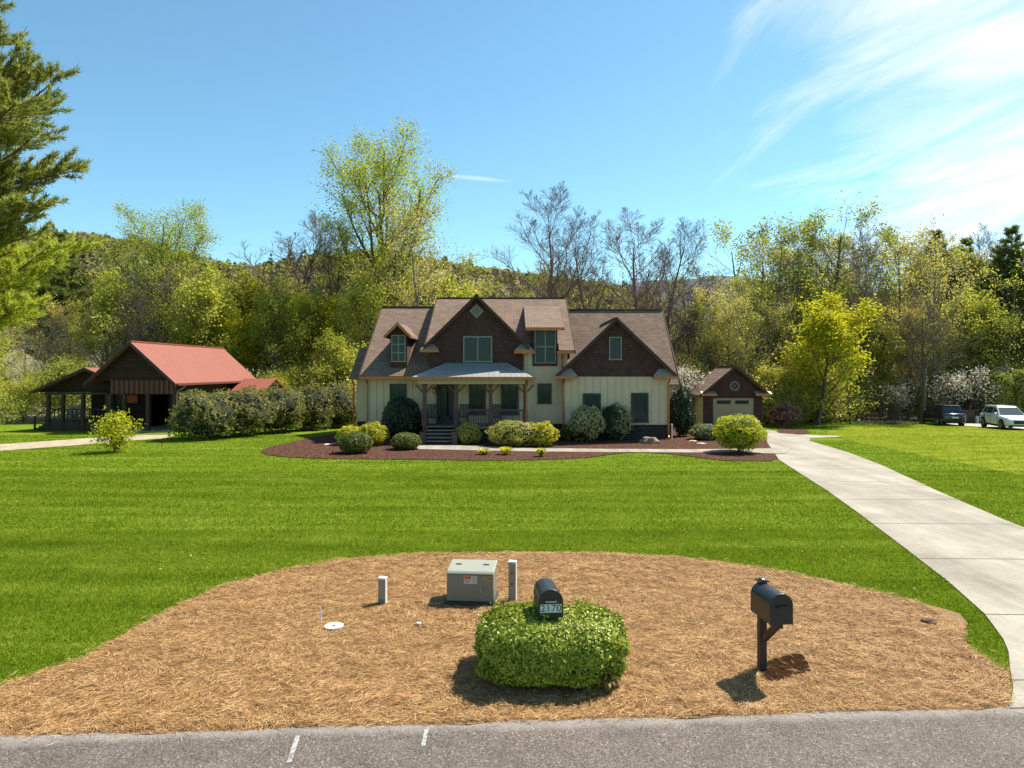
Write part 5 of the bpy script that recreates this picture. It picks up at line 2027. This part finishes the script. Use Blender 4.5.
def dshape(w, h, n=14):
    """tunnel section of a mailbox in x,z with its bottom at z=0"""
    r = w / 2
    P = [(-r, 0), (r, 0)]
    for i in range(n + 1):
        a = math.pi * i / n
        P.append((r * math.cos(a), h - r + r * math.sin(a)))
    return P


def mailbox(name, label, loc, rz, number=None, w=.33, h=.40, L=.56):
    """box axis along -Y (the door looks to -Y); the root stands on the ground"""
    m = thing(name, label, 'mailbox', loc, None, rz)
    z0 = .78
    sec = dshape(w, h)
    b = MB().slab([(x, -L * .55, z0 + z) for x, z in sec], L, (0, 1, 0))
    body = b.build('body', m_mbox, m, world=False, bevel=.012)
    d = MB().slab([(x * 1.045, -L * .55 - .03, z0 - .005 + z * 1.03) for x, z in sec], .035, (0, 1, 0))
    door = d.build('door', m_mbox, m, world=False, bevel=.008)
    MB().box(-.075, .075, -L * .55 - .062, -L * .55 - .032, z0 + h * .57, z0 + h * .62).build('handle', m_steel if number else m_mbox, door, world=False)
    if number:
        yf = -L * .55 - .033
        zc = z0 + h * .34
        for i, ch in enumerate(number):
            x = -.105 + .070 * i
            MB().box(x - .0335, x + .0335, yf - .006, yf, zc - .054, zc + .054).build('digit_plate', m_plate, door, world=False)
            text_mesh('digit', ch, .125, m_black, door, (x, yf - .0075, zc), (math.radians(90), 0, 0))
    p = MB()
    zt_ = (z0 + h + .015) if not number else z0 - .02
    p.box(-.047, .047, .145, .24, -.3, zt_)
    p.build('post', m_mpost, m, world=False, bevel=.006)
    if not number:
        cpz = MB()
        cpz.box(-.068, .068, .127, .263, zt_ + .0005, zt_ + .02)
        cpz.tube([(0, .195, zt_ + .02), (0, .195, zt_ + .032), (0, .195, zt_ + .045)], [.05, .052, .02], 12)
        cpz.build('finial', m_mbox, m, world=False)
    a = MB()
    a.box(-.05, .05, -L * .5, .139, z0 - .075, z0 - .006)
    a.bar((0, .15, z0 - .36), (0, -.17, z0 - .075), .07, .07)
    a.build('bracket', m_mpost, m, world=False)
    f = MB()
    f.box(w / 2 + .001, w / 2 + .012, .02, .05, z0 + .12, z0 + .2)
    f.box(w / 2 + .001, w / 2 + .010, -.02, .05, z0 + .2, z0 + .26)
    f.build('flag', mat('flag_red', (.30, .03, .02), .5), m, world=False)
    return m


mx, my = G(763, 669)
mailbox('mailbox', 'black mailbox on a brown wooden post alone on the pine straw', (mx + .01, my - .2, 0), math.radians(8), w=.30, h=.385, L=.50)
mailbox('mailbox', 'black mailbox numbered 2170 sunk in the top of the clipped hedge', (.47, 9.12, .02), math.radians(6), '2170', w=.31, h=.36, L=.50)

# a few dry leaves blown over the lawn and the straw
r7 = np.random.default_rng(70)
lx_ = r7.uniform(-16, 14, 900)
ly_ = r7.uniform(8.2, 30, 900)
kk = grass_mask(lx_, ly_) & (np.abs(lx_) < .8 * ly_)
lp = np.stack([lx_[kk], ly_[kk], np.full(kk.sum(), .045)], 1)[:260]
tag(np_obj('fallen_leaves', leaf_quads(lp, .06, r7, .7, .8), 4, mat('dry_leaf', (.30, .19, .08), .9)), 'few dry brown leaves scattered over the front lawn', 'leaves', kind='stuff')

# clipped hedge round the numbered mailbox
HX, HY = .50, 9.0
hx0, hx1 = X(477, 8.75), X(626, 8.75)
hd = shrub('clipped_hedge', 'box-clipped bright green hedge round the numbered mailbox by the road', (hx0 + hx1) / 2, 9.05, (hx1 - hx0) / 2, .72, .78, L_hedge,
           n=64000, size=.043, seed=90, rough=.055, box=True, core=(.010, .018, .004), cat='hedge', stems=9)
# loose sprigs
r_ = np.random.default_rng(12)
sp = []
for k in range(320):
    a = unit(r_.normal(size=(1, 3)))[0]
    s = (abs(a[0]) ** 3.5 + abs(a[1]) ** 3.5 + abs(a[2]) ** 3.5) ** (-1 / 3.5)
    q = a * s * np.array([(hx1 - hx0) / 2, .72, .40]) * 1.0 + np.array([0, 0, .40])
    if q[2] < .1:
        continue
    n_ = unit((a + np.array([0, 0, .8]) + .5 * r_.normal(size=3))[None])[0]
    for j in range(7):
        sp.append(q + n_ * (.01 + .012 * j) + r_.normal(0, .012, 3))
np_obj('sprigs', leaf_quads(np.array(sp), .040, r_, .55), 4, L_hedge, hd)
# the sprig of weed at the hedge foot
tuft('weed', 'pale weedy sprout at the foot of the clipped hedge', X(606, 8.55), 8.42, .14, .24, L_pale, 60, 95, w=.018)

# transformer box
m_tgreen = mat('utility_green', (0.20, 0.182, 0.135), .55, (0.178, 0.162, 0.12), scale=3)
m_tlight = mat('utility_pale', (0.285, 0.285, 0.22), .55, (0.255, 0.255, 0.20), scale=4)
m_sticker = mat('sticker_white', (0.62, 0.55, 0.50), .5)
m_stickr = mat('sticker_red', (0.55, 0.09, 0.05), .5)
m_stickb = mat('sticker_ink', (0.08, 0.06, 0.05), .5)
m_yel = mat('sticker_yellow', (0.55, 0.33, 0.03), .5)
bx, byy = G(471, 607)
TB = thing('transformer_box', 'grey-green utility transformer box with pale sloping lid and warning sticker on the pine straw', 'utility box', (bx, byy + .35, 0), None, math.radians(-5))
hw, hdp = .40, .29
b = MB()
b.slab([(-hw, -hdp, .07), (-hw, -hdp + .03, .52), (-hw, hdp, .58), (-hw, hdp, .07)], 2 * hw, (1, 0, 0))
b.build('cabinet', m_tgreen, TB, world=False, bevel=.015)
b = MB()
b.slab([(-hw - .012, -hdp - .0, .525), (-hw - .012, -hdp + .05, .575), (-hw - .012, hdp + .02, .625), (-hw - .012, hdp + .02, .56)], 2 * hw + .024, (1, 0, 0))
lid = b.build('lid', m_tlight, TB, world=False, bevel=.02)
b = MB()
for s in (-1, 1):
    b.slab([(s * .24 - .05, .04, .602), (s * .24 + .05, .04, .602), (s * .24 + .05, .07, .604), (s * .24 - .05, .07, .604)], .012, (0, 0, 1))
b.build('lifting_slot', m_stickb, lid, world=False)
MB().box(-hw - .03, hw + .03, -hdp - .05, hdp + .05, -.05, .07).build('base_pad', mat('dark_base', (.035, .033, .03), .8), TB, world=False)
fy_ = lambda z: -hdp + .03 * (z - .07) / .45
lab = MB().slab([(-.10, fy_(.50) - .004, .50), (.12, fy_(.50) - .004, .50), (.12, fy_(.37) - .004, .37), (-.10, fy_(.37) - .004, .37)], .004, (0, 1, 0))
lo_ = lab.build('warning_label', m_sticker, TB, world=False)
b = MB()
b.slab([(-.095, fy_(.495) - .007, .495), (.02, fy_(.495) - .007, .495), (.02, fy_(.44) - .007, .44), (-.095, fy_(.44) - .007, .44)], .002, (0, 1, 0))
b.build('red_panel', m_stickr, lo_, world=False)
b = MB()
for i, (xa, xb, z) in enumerate(((-.09, .0, .425), (-.09, .02, .41), (-.09, -.01, .395), (.03, .11, .485), (.03, .10, .47), (.035, .11, .45), (.04, .11, .43), (.04, .105, .41), (.03, .11, .392))):
    b.slab([(xa, fy_(z) - .006, z), (xb, fy_(z) - .006, z), (xb, fy_(z) - .006, z - .006), (xa, fy_(z) - .006, z - .006)], .001, (0, 1, 0))
b.build('print', m_stickb, lo_, world=False)
yb = MB().slab([(.24, fy_(.49) - .004, .485), (.36, fy_(.49) - .004, .485), (.36, fy_(.42) - .004, .43), (.24, fy_(.42) - .004, .43)], .003, (0, 1, 0)).build('yellow_tag', m_yel, TB, world=False)
b = MB()
for i in range(3):
    x = .265 + i * .035
    b.slab([(x, fy_(.48) - .007, .477), (x + .02, fy_(.48) - .007, .477), (x + .02, fy_(.43) - .007, .438), (x, fy_(.43) - .007, .438)], .002, (0, 1, 0))
b.build('tag_mark', m_stickb, yb, world=False)
MB().box(.18, .21, -hdp - .01, -hdp + .02, .22, .30).build('hasp', m_tlight, TB, world=False)

# pedestals
m_ped = mat('pedestal_grey', (0.25, 0.235, 0.19), .55, (0.22, 0.205, 0.17), scale=5)
m_pedcap = mat('pedestal_pale', (0.60, 0.60, 0.55), .5)


def pedestal(label, px, py, w, d, h, marks):
    x, y = G(px, py)
    p = thing('utility_pedestal', label, 'utility post', (x, y + d / 2, 0), None, math.radians(-12))
    MB().box(-w / 2, w / 2, -d / 2, d / 2, -.1, h).build('body', m_ped, p, world=False, bevel=.008)
    MB().box(-w / 2 - .008, w / 2 + .008, -d / 2 - .008, d / 2 + .008, h + .001, h + .03).build('cap', m_pedcap, p, world=False, bevel=.006)
    MB().box(w / 2 + .001, w / 2 + .006, -d / 2 + .01, d / 2 - .01, .02, h - .01).build('lit_side', m_pedcap, p, world=False)  # pale sheet: sunlight on the right side put into the colour
    if marks:
        o_ = mat('orange_mark', (.42, .17, .02), .6)
        for z in (h * .48, h * .76):
            MB().box(-.022, .022, -d / 2 - .004, -d / 2 - .001, z - .055, z + .05).build('orange_label', o_, p, world=False)
            MB().box(-.014, .014, -d / 2 - .007, -d / 2 - .0045, z - .02, z + .02).build('print', m_stickb, p, world=False)
    else:
        MB().box(-w / 2 + .01, w / 2 - .01, -d / 2 - .004, -d / 2 - .001, .02, .10).build('lower_panel', mat('pedestal_dark', (.14, .14, .125), .6), p, world=False)


pedestal('short grey utility post with pale cap near the thin white stake', 382, 605, .125, .10, .43, False)
pedestal('taller grey utility post with two orange labels near the transformer box', 512.5, 603, .125, .10, .68, True)

# white stake and water meter cover
x, y = G(321, 624)
tag(MB().tube([(x, y, -.1), (x - .01, y, .27)], [.012, .009], 8).build('marker_stake', m_pedcap), 'thin white plastic stake upright in the straw by the round cover', 'stake')
x, y = G(334, 629)
mc = MB()
mc.disc((x, y, .035), (0, 0, 1), .145, .04, 28)
mco = mc.build('meter_cover', mat('cover_concrete', (.44, .43, .39), .8, (.54, .52, .48), scale=9))
tag(mco, 'round pale water meter cover lying flush in the pine straw', 'cover')
MB().disc((x, y - .01, .0575), (0, 0, 1), .02, .006, 12).build('key_hole', m_stickb, mco)
# a pine cone sized clod and small rocks in the straw
for px, py, s, lb in ((929, 624, .09, 'brown clod half buried in the straw near the drive'), (418, 626, .035, 'small pale stone in the straw between the round cover and the transformer box')):
    x, y = G(px, py)
    bm = bmesh.new()
    bmesh.ops.create_icosphere(bm, subdivisions=2, radius=s)
    for v in bm.verts:
        v.co = Vector((v.co.x * 1.3, v.co.y, v.co.z * .7)) * (1 + .35 * mnoise.noise(v.co * 14))
    me = bpy.data.meshes.new('stone')
    bm.to_mesh(me)
    bm.free()
    me.materials.append(mat('clod_brown', (.14, .085, .05), .95) if s > .05 else m_pedcap)
    o = bpy.data.objects.new('stone' if s < .05 else 'clod', me)
    o.location = (x, y, .04)
    COL.objects.link(o)
    tag(o, lb, 'stone')
# boulder and stepping stones on the mulch
m_rock = mat('boulder_rock', (.16, .10, .075), .95, (.30, .21, .16), scale=3, bump=.7, bscale=8)


def rock(name, label, px, py, sx, sy, sz, seed, m, group=None):
    x, y = G(px, py)
    bm = bmesh.new()
    bmesh.ops.create_icosphere(bm, subdivisions=3, radius=1)
    for v in bm.verts:
        n_ = mnoise.noise(v.co * 1.6 + Vector((seed, 0, 0))) * .35 + mnoise.noise(v.co * 4 + Vector((seed, 0, 0))) * .1
        v.co = v.co * (1 + n_)
        v.co = Vector((v.co.x * sx, v.co.y * sy, v.co.z * sz))
    me = bpy.data.meshes.new(name)
    bm.to_mesh(me)
    bm.free()
    me.materials.append(m)
    o = bpy.data.objects.new(name, me)
    o.location = (x, y, sz * .45)
    COL.objects.link(o)
    return tag(o, label, 'rock', group)


rock('boulder', 'brown boulder on the mulch in front of the right wing', 649, 443.5, .48, .35, .27, 2.0, m_rock)
m_step_ = mat('flat_stone', (.42, .33, .22), .9, (.52, .42, .30), scale=4)
rock('stepping_stone', 'flat tan stone on the mulch, the farther of the two by the grey-green mound', 693, 441.5, .23, .2, .05, 5.0, m_step_)
rock('stepping_stone', 'flat tan stone on the mulch, the nearer of the two by the grey-green mound', 701, 444, .26, .22, .05, 8.0, m_step_)
rock('stepping_stone', 'pale flat stone at the outer tip of the mulch above the clipped dome shrub', 328, 445, .24, .2, .05, 9.0, mat('pale_stone', (.55, .5, .45), .9))

# ------------------------------------------------------------------ cars
m_tyre = mat('tyre_rubber', (.014, .014, .014), .85)
m_rim = mat('alloy_rim', (.42, .42, .43), .3, metallic=.8)
m_cglass = glass_mat('car_glass', (.018, .026, .032), .03, .9)
m_plast = mat('black_plastic', (.018, .018, .018), .6)
m_head = mat('headlight_glass', (.55, .57, .6), .1)
m_tail = mat('tail_light_red', (.22, .008, .008), .2)


def suv(label, loc, rz, paint):
    c = thing('parked_suv', label, 'car', loc, 'cars parked at the edge of the woods', rz)
    # lower body: lofted sections, front to +X
    st = [(-2.32, .42, .86, .70), (-2.25, .34, 1.02, .84), (-1.95, .26, 1.06, .91), (-1.2, .24, 1.06, .93), (0, .24, 1.05, .935), (1.0, .24, 1.03, .93), (1.35, .25, .99, .92),
          (1.85, .28, .93, .90), (2.18, .34, .84, .84), (2.33, .42, .66, .70)]
    mb = MB()
    k = 0
    nn = 10
    for x, zb, zt_, hw in st:
        zm = zb + (zt_ - zb) * .55
        half = [(hw * .90, zb), (hw * .985, zb + .10), (hw, zm), (hw * .965, zt_ - .06), (hw * .86, zt_)]
        ring = [(x, y, z) for y, z in half] + [(x, -y, z) for y, z in reversed(half)]
        mb.v += ring
    for i in range(len(st) - 1):
        for j in range(nn):
            a = i * nn + j
            b_ = i * nn + (j + 1) % nn
            mb.f.append((a, b_, b_ + nn, a + nn))
    mb.f.append(tuple(range(nn)))
    mb.f.append(tuple((len(st) - 1) * nn + j for j in range(nn)))
    mb.build('body', paint, c, smooth=True, world=False)
    # cabin
    xb0, xb1, xt0, xt1 = -2.12, 1.02, -1.72, .12
    zb, zt2 = 1.02, 1.62
    wb, wt = .83, .64
    cb = MB()
    cb.add([(xb0, -wb, zb), (xb1, -wb, zb), (xb1, wb, zb), (xb0, wb, zb), (xt0, -wt, zt2), (xt1, -wt, zt2), (xt1, wt, zt2), (xt0, wt, zt2)],
           [(0, 3, 2, 1), (4, 5, 6, 7), (0, 1, 5, 4), (1, 2, 6, 5), (2, 3, 7, 6), (3, 0, 4, 7)])
    cb.build('cabin', paint, c, world=False, bevel=.05)
    rf = MB()
    rf.slab([(xt0 - .12, -wt + .02, zt2 + .035), (xt1 - .08, -wt + .02, zt2 + .035), (xt1 - .08, wt - .02, zt2 + .035), (xt0 - .12, wt - .02, zt2 + .035)], .05)
    rf.build('roof', paint, c, world=False, bevel=.02)
    for s in (-1, 1):
        MB().tube([(xt0 + .1, s * (wt - .06), zt2 + .05), (xt0 + .2, s * (wt - .06), zt2 + .085), (xt1 - .35, s * (wt - .06), zt2 + .085), (xt1 - .2, s * (wt - .06), zt2 + .05)], .018, 6).build('roof_rail', m_plast, c, world=False)

    def side(x, f, s):
        """point on the cabin side, x along, f height fraction"""
        z = zb + (zt2 - zb) * f
        y = wb + (wt - wb) * f
        return (x, s * (y + .012), z)
    for s in (-1, 1):
        for q in ([(-1.86, .14), (-1.22, .14), (-1.22, .86), (-1.60, .86)], [(-1.14, .14), (-.28, .14), (-.28, .88), (-1.14, .88)], [(-.20, .14), (.74, .14), (.04, .88), (-.20, .88)]):
            MB().slab([side(x, f, s) for x, f in q], .02, (0, -s, 0)).build('side_window', m_cglass, c, world=False)
        # door seams, handles, mirrors and sills
        for x in (-1.18, -.24, .86):
            MB().box(x - .006, x + .006, s * .925 - .012, s * .925 + .012, .40, 1.0).build('door_gap', m_plast, c, world=False)
        for x in (-.50, -1.35):
            MB().box(x - .09, x + .09, s * .93 - .02, s * .93 + .02, .88, .91).build('door_handle', m_plast if s else m_plast, c, world=False)
        mi = MB()
        mi.box(.60, .76, s * .86, s * 1.06, 1.06, 1.20)
        mi.build('wing_mirror', paint, c, world=False, bevel=.03)
        MB().box(-1.2, 1.1, s * .885, s * .945, .22, .36).build('sill', m_plast, c, world=False)
        # headlights and tail lights
        MB().slab([(2.10, s * .55, .80), (2.24, s * .55, .76), (2.16, s * .80, .80), (1.96, s * .885, .86), (1.96, s * .86, .93)], .05, (.6, 0, .1)).build('headlight', m_head, c, world=False)
        MB().slab([(-2.30, s * .42, .98), (-2.20, s * .80, 1.0), (-2.02, s * .895, 1.01), (-2.02, s * .915, .90), (-2.20, s * .845, .88), (-2.31, s * .42, .90)], .03, (-1, 0, 0)).build('tail_light', m_tail, c, world=False)

    def fwd(y, f):
        return (xb1 + (xt1 - xb1) * f + .012, y, zb + (zt2 - zb) * f + .012)

    def aft(y, f):
        return (xb0 + (xt0 - xb0) * f - .012, y, zb + (zt2 - zb) * f + .01)
    MB().slab([fwd(-.76, .08), fwd(.76, .08), fwd(.60, .92), fwd(-.60, .92)], .02, (-1, 0, -.5)).build('windscreen', m_cglass, c, world=False)
    MB().slab([aft(-.74, .22), aft(.74, .22), aft(.60, .90), aft(-.60, .90)], .02, (1, 0, -.3)).build('rear_window', m_cglass, c, world=False)
    MB().box(2.22, 2.345, -.50, .50, .50, .74).build('grille', m_plast, c, world=False)
    MB().box(2.20, 2.34, -.72, .72, .30, .42).build('front_bumper', m_plast, c, world=False, bevel=.02)
    MB().box(-2.335, -2.15, -.74, .74, .34, .56).build('rear_bumper', m_plast, c, world=False, bevel=.02)
    MB().box(-2.345, -2.32, -.26, .26, .66, .80).build('plate', m_pedcap, c, world=False)
    for x in (-1.42, 1.42):
        for s in (-1, 1):
            ar = MB().disc((x, s * .90, .37), (0, 1, 0), .43, .085, 28)
            ar.build('wheel_arch', m_plast, c, world=False)
            t_ = MB().disc((x, s * .86, .345), (0, 1, 0), .345, .225, 28)
            wo = t_.build('wheel', m_tyre, c, world=False, bevel=.02)
            ri = MB()
            ri.disc((x, s * .978, .345), (0, 1, 0), .06, .012, 12)
            for q in range(5):
                a = q * 2 * math.pi / 5
                ri.bar((x, s * .976, .345), (x + .235 * math.cos(a), s * .976, .345 + .235 * math.sin(a)), .055, .012, up=(0, 1, 0))
            P = [(x + .235 * math.cos(a), s * .976, .345 + .235 * math.sin(a)) for a in np.linspace(0, 2 * math.pi, 25)]
            ri.tube(P, .022, 5, caps=False)
            ri.build('rim', m_rim, wo, world=False)
    return c


m_dkpaint = mat('dark_car_paint', (.018, .020, .032), .22, coat=.6, spec=.5)
m_whpaint = mat('white_car_paint', (.66, .67, .68), .3, coat=.5)
suv('dark blue-black SUV parked with its tail towards us at the foot of the woods', (X(941, 56.2), 56.2, T(56.2)), math.radians(82), m_dkpaint)
suv('white SUV parked facing us beside the dark one on the gravel', (X(1006, 50.3), 50.3, T(50.3)), math.radians(-103), m_whpaint)

# ------------------------------------------------------------------ odds and ends along the woods
Yf = 57.0
zf = T(Yf)
sw = thing('swing_frame', 'black metal frame of posts and crossbar standing at the edge of the woods', 'frame', (X(864, Yf), Yf, zf))
xa, xb = X(848.5, Yf), X(881, Yf)
for x in (xa, xb):
    MB().bar((x + (.15 if x == xa else -.12), Yf, zf - .1), (x, Yf, Z(398.8, Yf)), .10).build('post', m_black, sw)
MB().bar((xa - .15, Yf, Z(398.5, Yf) + .05), (xb + .2, Yf, Z(398.5, Yf) + .05), .11).build('crossbar', m_black, sw)
bn = thing('wooden_bench', 'low reddish wooden bench behind the black metal frame', 'bench', (X(876, 58.2), 58.2, T(58.2)))
MB().box(-.75, .75, -.2, .2, .40, .46).build('seat', mat('red_bench', (.14, .055, .035), .8), bn, world=False)
MB().box(-.75, .75, .2, .25, .55, .85).build('backrest', mat('red_bench', (.14, .055, .035), .8), bn, world=False)
for s in (-1, 1):
    for yy in (-.16, .2):
        MB().box(s * .65 - .04, s * .65 + .04, yy - .03, yy + .03, -.05, .399 if yy < 0 else .85).build('leg', m_timber, bn, world=False)
# stump: broad broken trunk
Ys = 57.4
zs_ = T(Ys)
sx_ = X(893, Ys)
stp = MB()
n_ = 18
rings = []
for q, (z, r) in enumerate(((-.1, .66), (.2, .52), (.7, .45), (1.3, .42), (1.75, .43))):
    for j in range(n_):
        a = 2 * math.pi * j / n_
        rr = r * (1 + .14 * mnoise.noise(Vector((math.cos(a) * 2, math.sin(a) * 2, z * .4))))
        stp.v.append((sx_ + rr * math.cos(a) + .06 * z, Ys + rr * math.sin(a), zs_ + z + (.12 * mnoise.noise(Vector((a * 2, 5, 1))) if q == 4 else 0)))
for q in range(4):
    for j in range(n_):
        a = q * n_ + j
        b_ = q * n_ + (j + 1) % n_
        stp.f.append((a, b_, b_ + n_, a + n_))
stp.f.append(tuple(4 * n_ + j for j in range(n_)))
tag(stp.build('tree_stump', mat('stump_bark', (.040, .022, .014), .95, (.085, .05, .034), scale=3, stretch=(3, 3, .5), bump=.8, bscale=9), None), 'broad dark broken tree stump beside the black metal frame', 'stump')
# brush along the foot of the stump
R9 = random.Random(4)
br = MB()
for i in range(150):
    x = X(R9.uniform(852, 912), 56.4)
    y = R9.uniform(56.2, 57.0)
    a = R9.uniform(0, 6.28)
    L_ = R9.uniform(.3, .9)
    z = T(56) + R9.uniform(.02, .22)
    br.tube([(x, y, z), (x + L_ * math.cos(a), y + .4 * L_ * math.sin(a), z + R9.uniform(-.05, .2))], [.022, .012], 4)
tag(br.build('brush_pile', mat('dead_brush', (.26, .19, .12), .95, (.36, .27, .18), scale=4)), 'low pile of pale dead brush along the foot of the stump', 'brush', kind='stuff')
# brown wall and pale post between the cars
Yw = 59.0
zw = T(Yw)
tag(MB().box(X(961, Yw), X(975, Yw), Yw, Yw + .4, zw - .2, zw + 1.05).box(X(961, Yw) - .06, X(975, Yw) + .06, Yw - .05, Yw + .45, zw + 1.051, zw + 1.13).build('brick_wall',
    course_mat('brown_brick', (.16, .085, .055), (.12, .065, .045), row=.08, width=.22, mortar=.012)), 'low brown brick wall seen between the two parked cars', 'wall')
tag(MB().box(X(975.8, 58.6), X(978.3, 58.6), 58.5, 58.7, zw - .2, zw + .55).slab([(X(975.5, 58.6), 58.47, zw + .55), (X(978.6, 58.6), 58.47, zw + .55), (X(978.6, 58.6), 58.73, zw + .55), (X(975.5, 58.6), 58.73, zw + .55)], .05, (0, 0, 1)).build('wooden_post', m_pedcap),
    'short pale post at the end of the low brick wall behind the white SUV', 'post')
# white pipe at the corner of the house
x, y = X(672, 39.0), 39.05
tag(MB().tube([(x, y, -.1), (x, y, .85)], .045, 8).tube([(x, y, .85), (x, y, .91)], .06, 8).build('vent_pipe', m_pedcap), 'short white pipe standing at the right corner of the house wall', 'pipe')
